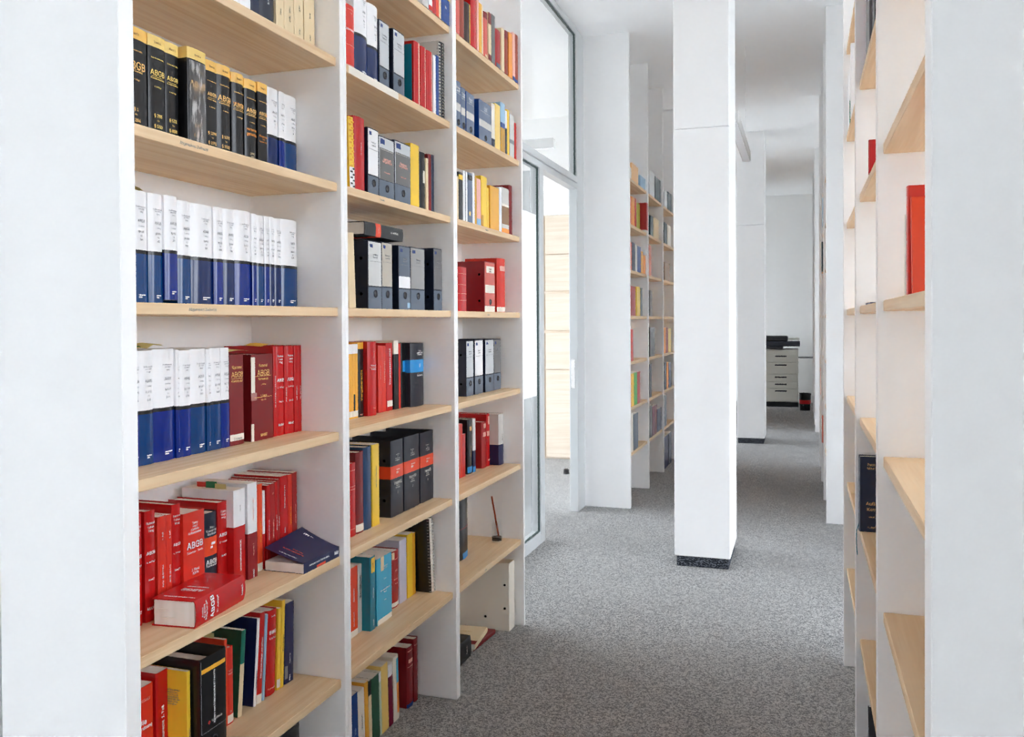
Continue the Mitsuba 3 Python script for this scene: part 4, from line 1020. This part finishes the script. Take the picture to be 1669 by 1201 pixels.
# navy paperback lying on the fifth shelf, its cover sprung open
k = thing('book', 'navy paperback lying flat, cover sprung up, right end of fifth shelf', 'book')
M = T().translate([-1.377, 2.189, zl(2) + .0004])
put = lambda n, m, b_, s=False: obj(n, m, b_, k, s, M)
put('back_cover', box([-.136, 0, 0], [0, .203, .0009]), mat('navy3'))
put('spine', cbox([-.0012, 0, 0], [0, .203, .0305], .0005), mat('navy3'))
put('pages', box([-.132, .001, .001], [-.0014, .202, .0275]), 'm_pages')
nu, nv = 9, 9
grid = []
for i in range(nu):
    for j in range(nv):
        u, v = i / (nu - 1), j / (nv - 1)
        grid.append([-.136 * u * (1 - .02 * u), .203 * v, .0305 + (.037 + .016 * v) * u ** 1.25])
grid = np.array(grid)
f = [q for i in range(nu - 1) for j in range(nv - 1) for q in ([i * nv + j, i * nv + j + 1, (i + 1) * nv + j + 1], [i * nv + j, (i + 1) * nv + j + 1, (i + 1) * nv + j])]
put('front_cover', mesh(np.vstack([grid, grid - [0, 0, .0007]]), f + [[a + 81, c + 81, b_ + 81] for a, b_, c in f]), mat('navy3'), 40)


def on_cover(s, size, x, y, bold=0):
    m = place_text(s, size, [x, y, 0], [-1, 0, 0], [0, -1, 0], bold)
    u = np.clip(-m.vertices[:, 0] / .136, 0, 1)
    m.vertices[:, 2] += .0305 + (.037 + .016 * m.vertices[:, 1] / .205) * u ** 1.25 + .0008
    return m


put('cover_title', cat([on_cover('Das neue', .0062, -.060, .062), on_cover('Datenschutzrecht', .0062, -.066, .048)]), mat('orangered'))
put('cover_text', cat([on_cover('Knyrim Praxishandbuch', .004, -.066, .018), on_cover('M', .010, -.105, .178, 1), on_cover('M', .010, -.098, .178, 1), on_cover('verlag', .003, -.083, .18)]), mat('white'))
put('spine_text', cat([place_text('Datenschutzrecht  Praxishandbuch', .0052, [.0006, .085, .018], [0, 1, 0], [0, 0, 1]), place_text('MM', .010, [.0006, .185, .016], [0, 1, 0], [0, 0, 1], 1)]), mat('white'))
put('spine_mark', box([0, .07, .0008], [.0008, .12, .008]), mat('orangered'))

# black loose book lying on the binders
k = thing('book', 'thick black book with red band lying on top of ring binders', 'book')
M = T().translate([-1.415, Y0 + PITCH + .232, zl(4) + .2545]) @ T().translate([0, .30, 0]) @ T().rotate([1, 0, 0], 90)
lying(k, .046, .30, .20, 'black', 'hb', M, .06, [('B', .60, .73, 'orangered'), ('T', 'Vergaberecht', .25, .007, 'palegrey', 'u'), ('T', 'VII', .66, .01, 'pink', 'h', 1)])

# third bookcase, floor: archive binder, two flat booklets, a black book; the reed bottle above
base3 = Y0 + 2 * PITCH
k = thing('archive_binder', 'cream archive binder standing on carpet in third left bookcase', 'binder')
M = T().translate([-1.408, 4.137, .0004])
put = lambda n, m, b_, s=False: obj(n, m, b_, k, s, M)
put('cover', wrap(.088, .27, .003, .002, 7, 0, .345), mat('paper'), 40)
put('pages', box([-.26, .006, .012], [-.012, .08, .32]), mat('gold2'))
for x, z in ((-.025, .235), (-.025, .115), (-.13, .065)):
    put('rivet', swap(revolve([(.0001, .002), (.005, .0016), (.0065, 0)], 12), np.array([[1, 0, 0, x], [0, 0, -1, 0], [0, 1, 0, z], [0, 0, 0, 1.]])), 'm_metal', True)
k = thing('book', 'dark red book lying on the carpet under a cream booklet', 'book')
M = T().translate([-1.485, 3.83, .0004]) @ T().rotate([0, 0, 1], -4) @ T().translate([0, .26, 0]) @ T().rotate([1, 0, 0], 90)
lying(k, .022, .26, .18, 'bordeaux', 'pb', M, .02)
k = thing('book', 'cream booklet with dark red foot lying on the carpet', 'book')
M = T().translate([-1.465, 3.80, .0228]) @ T().rotate([0, 0, 1], 6) @ T().translate([0, .24, 0]) @ T().rotate([1, 0, 0], 90)
lying(k, .026, .24, .17, 'cream', 'pb', M, .02)
obj('foot_band', box([-.169, .0262, .195], [-.001, .0268, .2395]), mat('bordeaux'), k, False, M)
obj('cover_text', cat([place_text('Parkrechte', .010, [-.09, .0264, .12], [-1, 0, 0], [0, 0, 1]), place_text('Tagungsband', .008, [-.09, .0264, .08], [-1, 0, 0], [0, 0, 1])]), mat('gold2'), k, False, M)
k = thing('book', 'black book lying on carpet at foot of third left bookcase', 'book')
M = T().translate([-1.475, 3.585, .0004]) @ T().translate([0, .19, 0]) @ T().rotate([1, 0, 0], 90)
lying(k, .10, .19, .17, 'black', 'hb', M, .06, [('T', 'Chronik', .3, .008, 'palegrey', 'h')])
k = thing('glass_bottle', 'small clear glass bottle with dark liquid on third left bookcase', 'bottle')
M = T().translate([-1.483, 4.165, LV + .0004])
put = lambda n, m, b_, s=False: obj(n, m, b_, k, s, M)
put('glass', revolve([(.0001, 0), (.025, 0), (.0275, .003), (.0275, .080), (.025, .089), (.018, .095), (.0175, .111), (.019, .113), (.019, .117), (.0155, .117), (.0150, .094), (.022, .087), (.0245, .079), (.0245, .005), (.0001, .0045)], 28), 'm_jar', 40)
put('liquid', revolve([(.0001, .0048), (.0243, .0052), (.0243, .024), (.0001, .024)], 28), 'm_liquid', 40)
k = thing('wooden_stick', 'thin brown wooden stick leaning in the glass bottle', 'stick')
obj('stick', cyl([-1.488, 4.105, LV + .240], [-1.478, 4.180, LV + .018], .0045, 10), mat('brownred'), k, 40)

# sticky notes on the books of the nearest bookcase
def note(label, x, y, z, dx, dy, col, curl=.010):
    k = thing('paper_note', label, 'note')
    n = 9
    a = np.linspace(0, 1, n)
    v = []
    for s in (0, 1):
        for q in a:
            v.append([x - dx * s, y + dy * q, z + curl * math.sin(q * 2.6) + .004 * s])
    f = [r for i in range(n - 1) for r in ([i, i + 1, n + i + 1], [i, n + i + 1, n + i])]
    obj('sheet', mesh(v, f), mat(col), k, True)


note('olive paper slip curling on the white and blue volumes', -1.53, 1.655, zl(4) + .272, .06, .075, 'olivenote', .014)
note('small olive slip on the widest white and blue volume', -1.56, 1.885, zl(4) + .2685, .05, .05, 'olivenote', .007)
note('pale slip lying on the fourth shelf white volumes', -1.55, 1.68, zl(3) + .277, .06, .10, 'olivenote', .006)
note('green slip on the fourth shelf white volumes', -1.56, 1.72, zl(3) + .280, .04, .03, 'greenpost', .008)
note('beige slip beside the green one, fourth shelf', -1.55, 1.758, zl(3) + .281, .05, .06, 'note', .010)
note('yellow sticky pad on the red volumes of fourth shelf', -1.54, 2.225, zl(3) + .2725, .06, .085, 'yellow', .006)
note('beige torn paper on the two dark red volumes', -1.545, 2.045, zl(3) + .257, .06, .13, 'note', .008)

# ================================================================== right bookcases
def RBOOK(name, label, y, w, h, color, L, sb, cat_='book', lean=0, d=.2, **kw):
    """Spine towards -x; y is the near side."""
    k = thing(name, label, cat_)
    M = T().translate([XR + sb, y + w, zl(L) + .0004]) @ T().rotate([0, 0, 1], 180)
    if lean:
        M = T().translate([XR + sb, y + w, zl(L) + .0004]) @ T().rotate([1, 0, 0], -lean) @ T().rotate([0, 0, 1], 180)
    build(k, B(0, w, h, Style(kw.pop('kind', 'pb'), color, d), '', sb, **kw), M)
    return k, M


RBOOK('folder', 'large red plastic folder on the nearest right bookcase', 1.985, .03, .232, 'red2', 4, .032, 'folder', d=.24)
RBOOK('book', 'thin torn white booklet beside the red folder', 2.018, .012, .175, 'paper', 4, .030, d=.2)
RBOOK('folder', 'thin orange red folder leaning against the large red folder', 1.94, .014, .205, 'orangered', 4, .036, 'folder', lean=7, d=.24)
k, M = RBOOK('book', 'navy hardback with gold lettering on the middle right bookcase', 3.212, .044, .26, 'navy', 2, .008, kind='hb', d=.19)
ms = [place_text(s, sz, [-x, .0442, z], [-1, 0, 0], [0, 0, 1], 0) for s, sz, x, z in (('Pelzl', .008, .040, .232), ('Mavridis', .008, .048, .220), ('Außenwirtschaft', .012, .086, .098), ('Kommentar', .011, .066, .078), ('Band 1', .006, .045, .052), ('4. Auflage', .007, .050, .016))]
obj('cover_lettering', cat(ms), mat('goldt'), k, False, M)
pts = [[-.0005, .022, .02], [.006, .024, .0], [.0075, .026, -.03], [.006, .028, -.065], [.004, .026, -.085]]
kk = obj('ribbon', tube(pts, .0016, 6), mat('teal'), k, True, M)
labels[kk] = {'label': 'teal ribbon bookmark hanging over the shelf edge'}
RBOOK('book', 'thin red book high on the middle right bookcase', 3.215, .016, .30, 'red', 6, .05)
for i, (y, c, lab) in enumerate(((3.06, 'grey2', 'thick dark grey file high on the middle right bookcase'), (2.955, 'black', 'black file next to the dark grey file on the right'), (2.915, 'white', 'thin white booklet among black files on the right'), (2.81, 'black2', 'near black file, right end of the upper right shelf'))):
    RBOOK('box_file' if 'file' in lab else 'book', lab, y, .14 if i == 0 else .03 if c == 'white' else .095, .31 if c != 'white' else .2, c, 6, .03 + .008 * i, 'file' if 'file' in lab else 'book', d=.22)
RBOOK('book', 'red book edge peeping out on third right shelf', 2.80, .03, .10, 'red', 5, .012)
k, M = RBOOK('book', 'white book with teal lower half, third right bookcase', 4.09, .05, .27, 'white', 6, .018, top2=None, d=.2)
obj('cover_panel', box([-.198, .0502, .01], [-.004, .0512, .135]), mat('teal2'), k, False, M)
RBOOK('book', 'white paperback beside the white and teal book', 3.80, .04, .30, 'white', 6, .012, d=.2)
RBOOK('book', 'blue and white book low on third right bookcase', 3.55, .06, .24, 'paleblue', 1, .02, dec=[('S', 0, .5, 'blue', 0, 1)], d=.2)
k, M = RBOOK('folder', 'dark grey folder leaning under the lowest right shelf', 3.12, .02, .25, 'ink', 0, .035, 'folder', lean=12, d=.22)
k = thing('booklet', 'small dark purple booklet lying on the eye level right shelf', 'booklet')
obj('cover', cbox([XR + .03, 3.02, zl(4) + .0004], [XR + .17, 3.22, zl(4) + .009], .001), mat('navy3'), k)
obj('pages', box([XR + .031, 3.022, zl(4) + .0092], [XR + .169, 3.218, zl(4) + .0105]), 'm_pages', k)
k = thing('pencil', 'brown pencil lying on a low shelf of the third right bookcase', 'pencil')
obj('shaft', cyl([XR + .03, 3.90, zl(2) + .0042], [XR + .14, 3.93, zl(2) + .0042], .0038, 6), mat('brown'), k)
obj('tip', cyl([XR + .03, 3.90, zl(2) + .0042], [XR + .014, 3.8955, zl(2) + .0042], .0036, 6, .0006), mat('cream'), k)
for i, (y, w, h, c, L, sb, lab) in enumerate(((8.30, .12, .27, 'deepteal', 5, -.008, 'dark green book peeping past the far right end panel'), (8.08, .14, .25, 'paleblue', 6, -.004, 'pale blue book on an upper far right shelf'), (8.6, .1, .25, 'orange', 5, .0, 'orange book on a far right shelf'), (8.4, .12, .25, 'palered', 1, -.004, 'pale red book low on the far right bookcase'), (8.99, .12, .26, 'pink', 2, -.004, 'pink book on a low far right shelf'), (9.15, .1, .24, 'white', 3, .0, 'white book on a middle far right shelf'))):
    RBOOK('book', lab, y, w, h, c, L, sb, d=.2)

# ================================================================== office and far end
k = thing('wardrobe', 'pale wood cupboard wall inside the office', 'cupboard')
obj('carcass', box([-4.6, 9.56, 0], [XW - .12, 9.84, 2.79]), 'm_woodx', k)
for z0, z1 in ((.02, 1.02), (1.03, 1.445), (1.475, 1.895), (1.925, 2.335), (2.345, 2.785)):
    for x0, x1 in ((-4.6, -3.70), (-3.69, -2.80 - .0), (-2.79, XW - .12)):
        obj('front_panel', cbox([x0 + .002, 9.535, z0], [x1 - .002, 9.558, z1], .002), 'm_woodx', k)
k = thing('door_stop', 'small black door stop on the office carpet', 'door stop')
obj('body', revolve([(.0001, .052), (.018, .052), (.026, .046), (.028, .03), (.028, .006), (.032, 0)], 20), mat('black'), k, 40, T().translate([-2.31, 8.64, 0]))


def pendant(label, x0, x1, y0, y1, z):
    k = thing('pendant_lamp', label, 'lamp')
    obj('housing', cbox([x0, y0, z], [x1, y1, z + .085], .004), 'm_lampgrey', k)
    obj('diffuser', box([x0 + .008, y0 + .01, z - .004], [x1 - .008, y1 - .01, z]), mat('white'), k)
    for yy in (y0 + .15, y1 - .15):
        obj('wire', cyl([(x0 + x1) / 2, yy, z + .085], [(x0 + x1) / 2, yy, CEIL], .0016, 6), 'm_metal', k)
    return k


pendant('long grey pendant lamp hanging behind the nearest column', -.495, -.425, 6.35, 7.95, 2.98)
pendant('grey pendant lamp seen through the upper office glazing', -3.4, -2.10, 7.46, 7.54, 3.13)

k = thing('copier', 'grey beige office copier against the far wall', 'copier')
cx0, cx1, cy0, cy1 = -.66, -.06, 16.45, 17.05
put = lambda n, m, b_, s=False: obj(n, m, b_, k, s)
put('base', cbox([cx0, cy0 + .03, 0], [cx1, cy1, .09], .006), mat('black'))
put('body', cbox([cx0, cy0, .09], [cx1, cy1, 1.05], .012), 'm_copier')
for z0, z1 in ((.11, .33), (.34, .45), (.46, .58), (.60, .80), (.81, .96)):
    d = put('drawer', cbox([cx0 + .015, cy0 - .012, z0], [cx1 - .015, cy0 + .002, z1], .004), 'm_copier')
    obj('grip', cbox([cx0 + .2, cy0 - .016, z1 - .05], [cx1 - .2, cy0 - .010, z1 - .025], .002), mat('ink'), d)
put('control_panel', cbox([cx0 + .02, cy0 - .06, 1.06], [cx0 + .34, cy0 + .12, 1.10], .006), mat('ink'))
put('scanner', cbox([cx0 - .01, cy0 + .02, 1.10], [cx1 + .03, cy1, 1.19], .01), mat('black2'))
put('document_feeder', cbox([cx0, cy0 + .06, 1.19], [cx1 - .18, cy1 - .05, 1.29], .02), mat('black'))
put('paper_tray', cbox([cx1 - .19, cy0 + .1, 1.22], [cx1 + .02, cy1 - .15, 1.25], .006), 'm_copier')
put('side_tray', cbox([cx1, cy0 + .2, .88], [cx1 + .26, cy0 + .5, .90], .004), mat('grey'))
k = thing('waste_bin', 'black bin with red stripe beside the copier', 'bin')
M = T().translate([.055, 15.95, 0])
obj('body', revolve([(.0001, 0), (.085, 0), (.10, .30), (.09, .30), (.078, .01), (.0001, .01)], 24), mat('black'), k, 40, M)
kk = obj('stripe', revolve([(.0925, .115), (.0955, .185), (.0965, .185), (.0935, .115), (.0925, .115)], 24), mat('red'), k, 40, M)
labels[kk] = {'label': 'red stripe round the bin'}
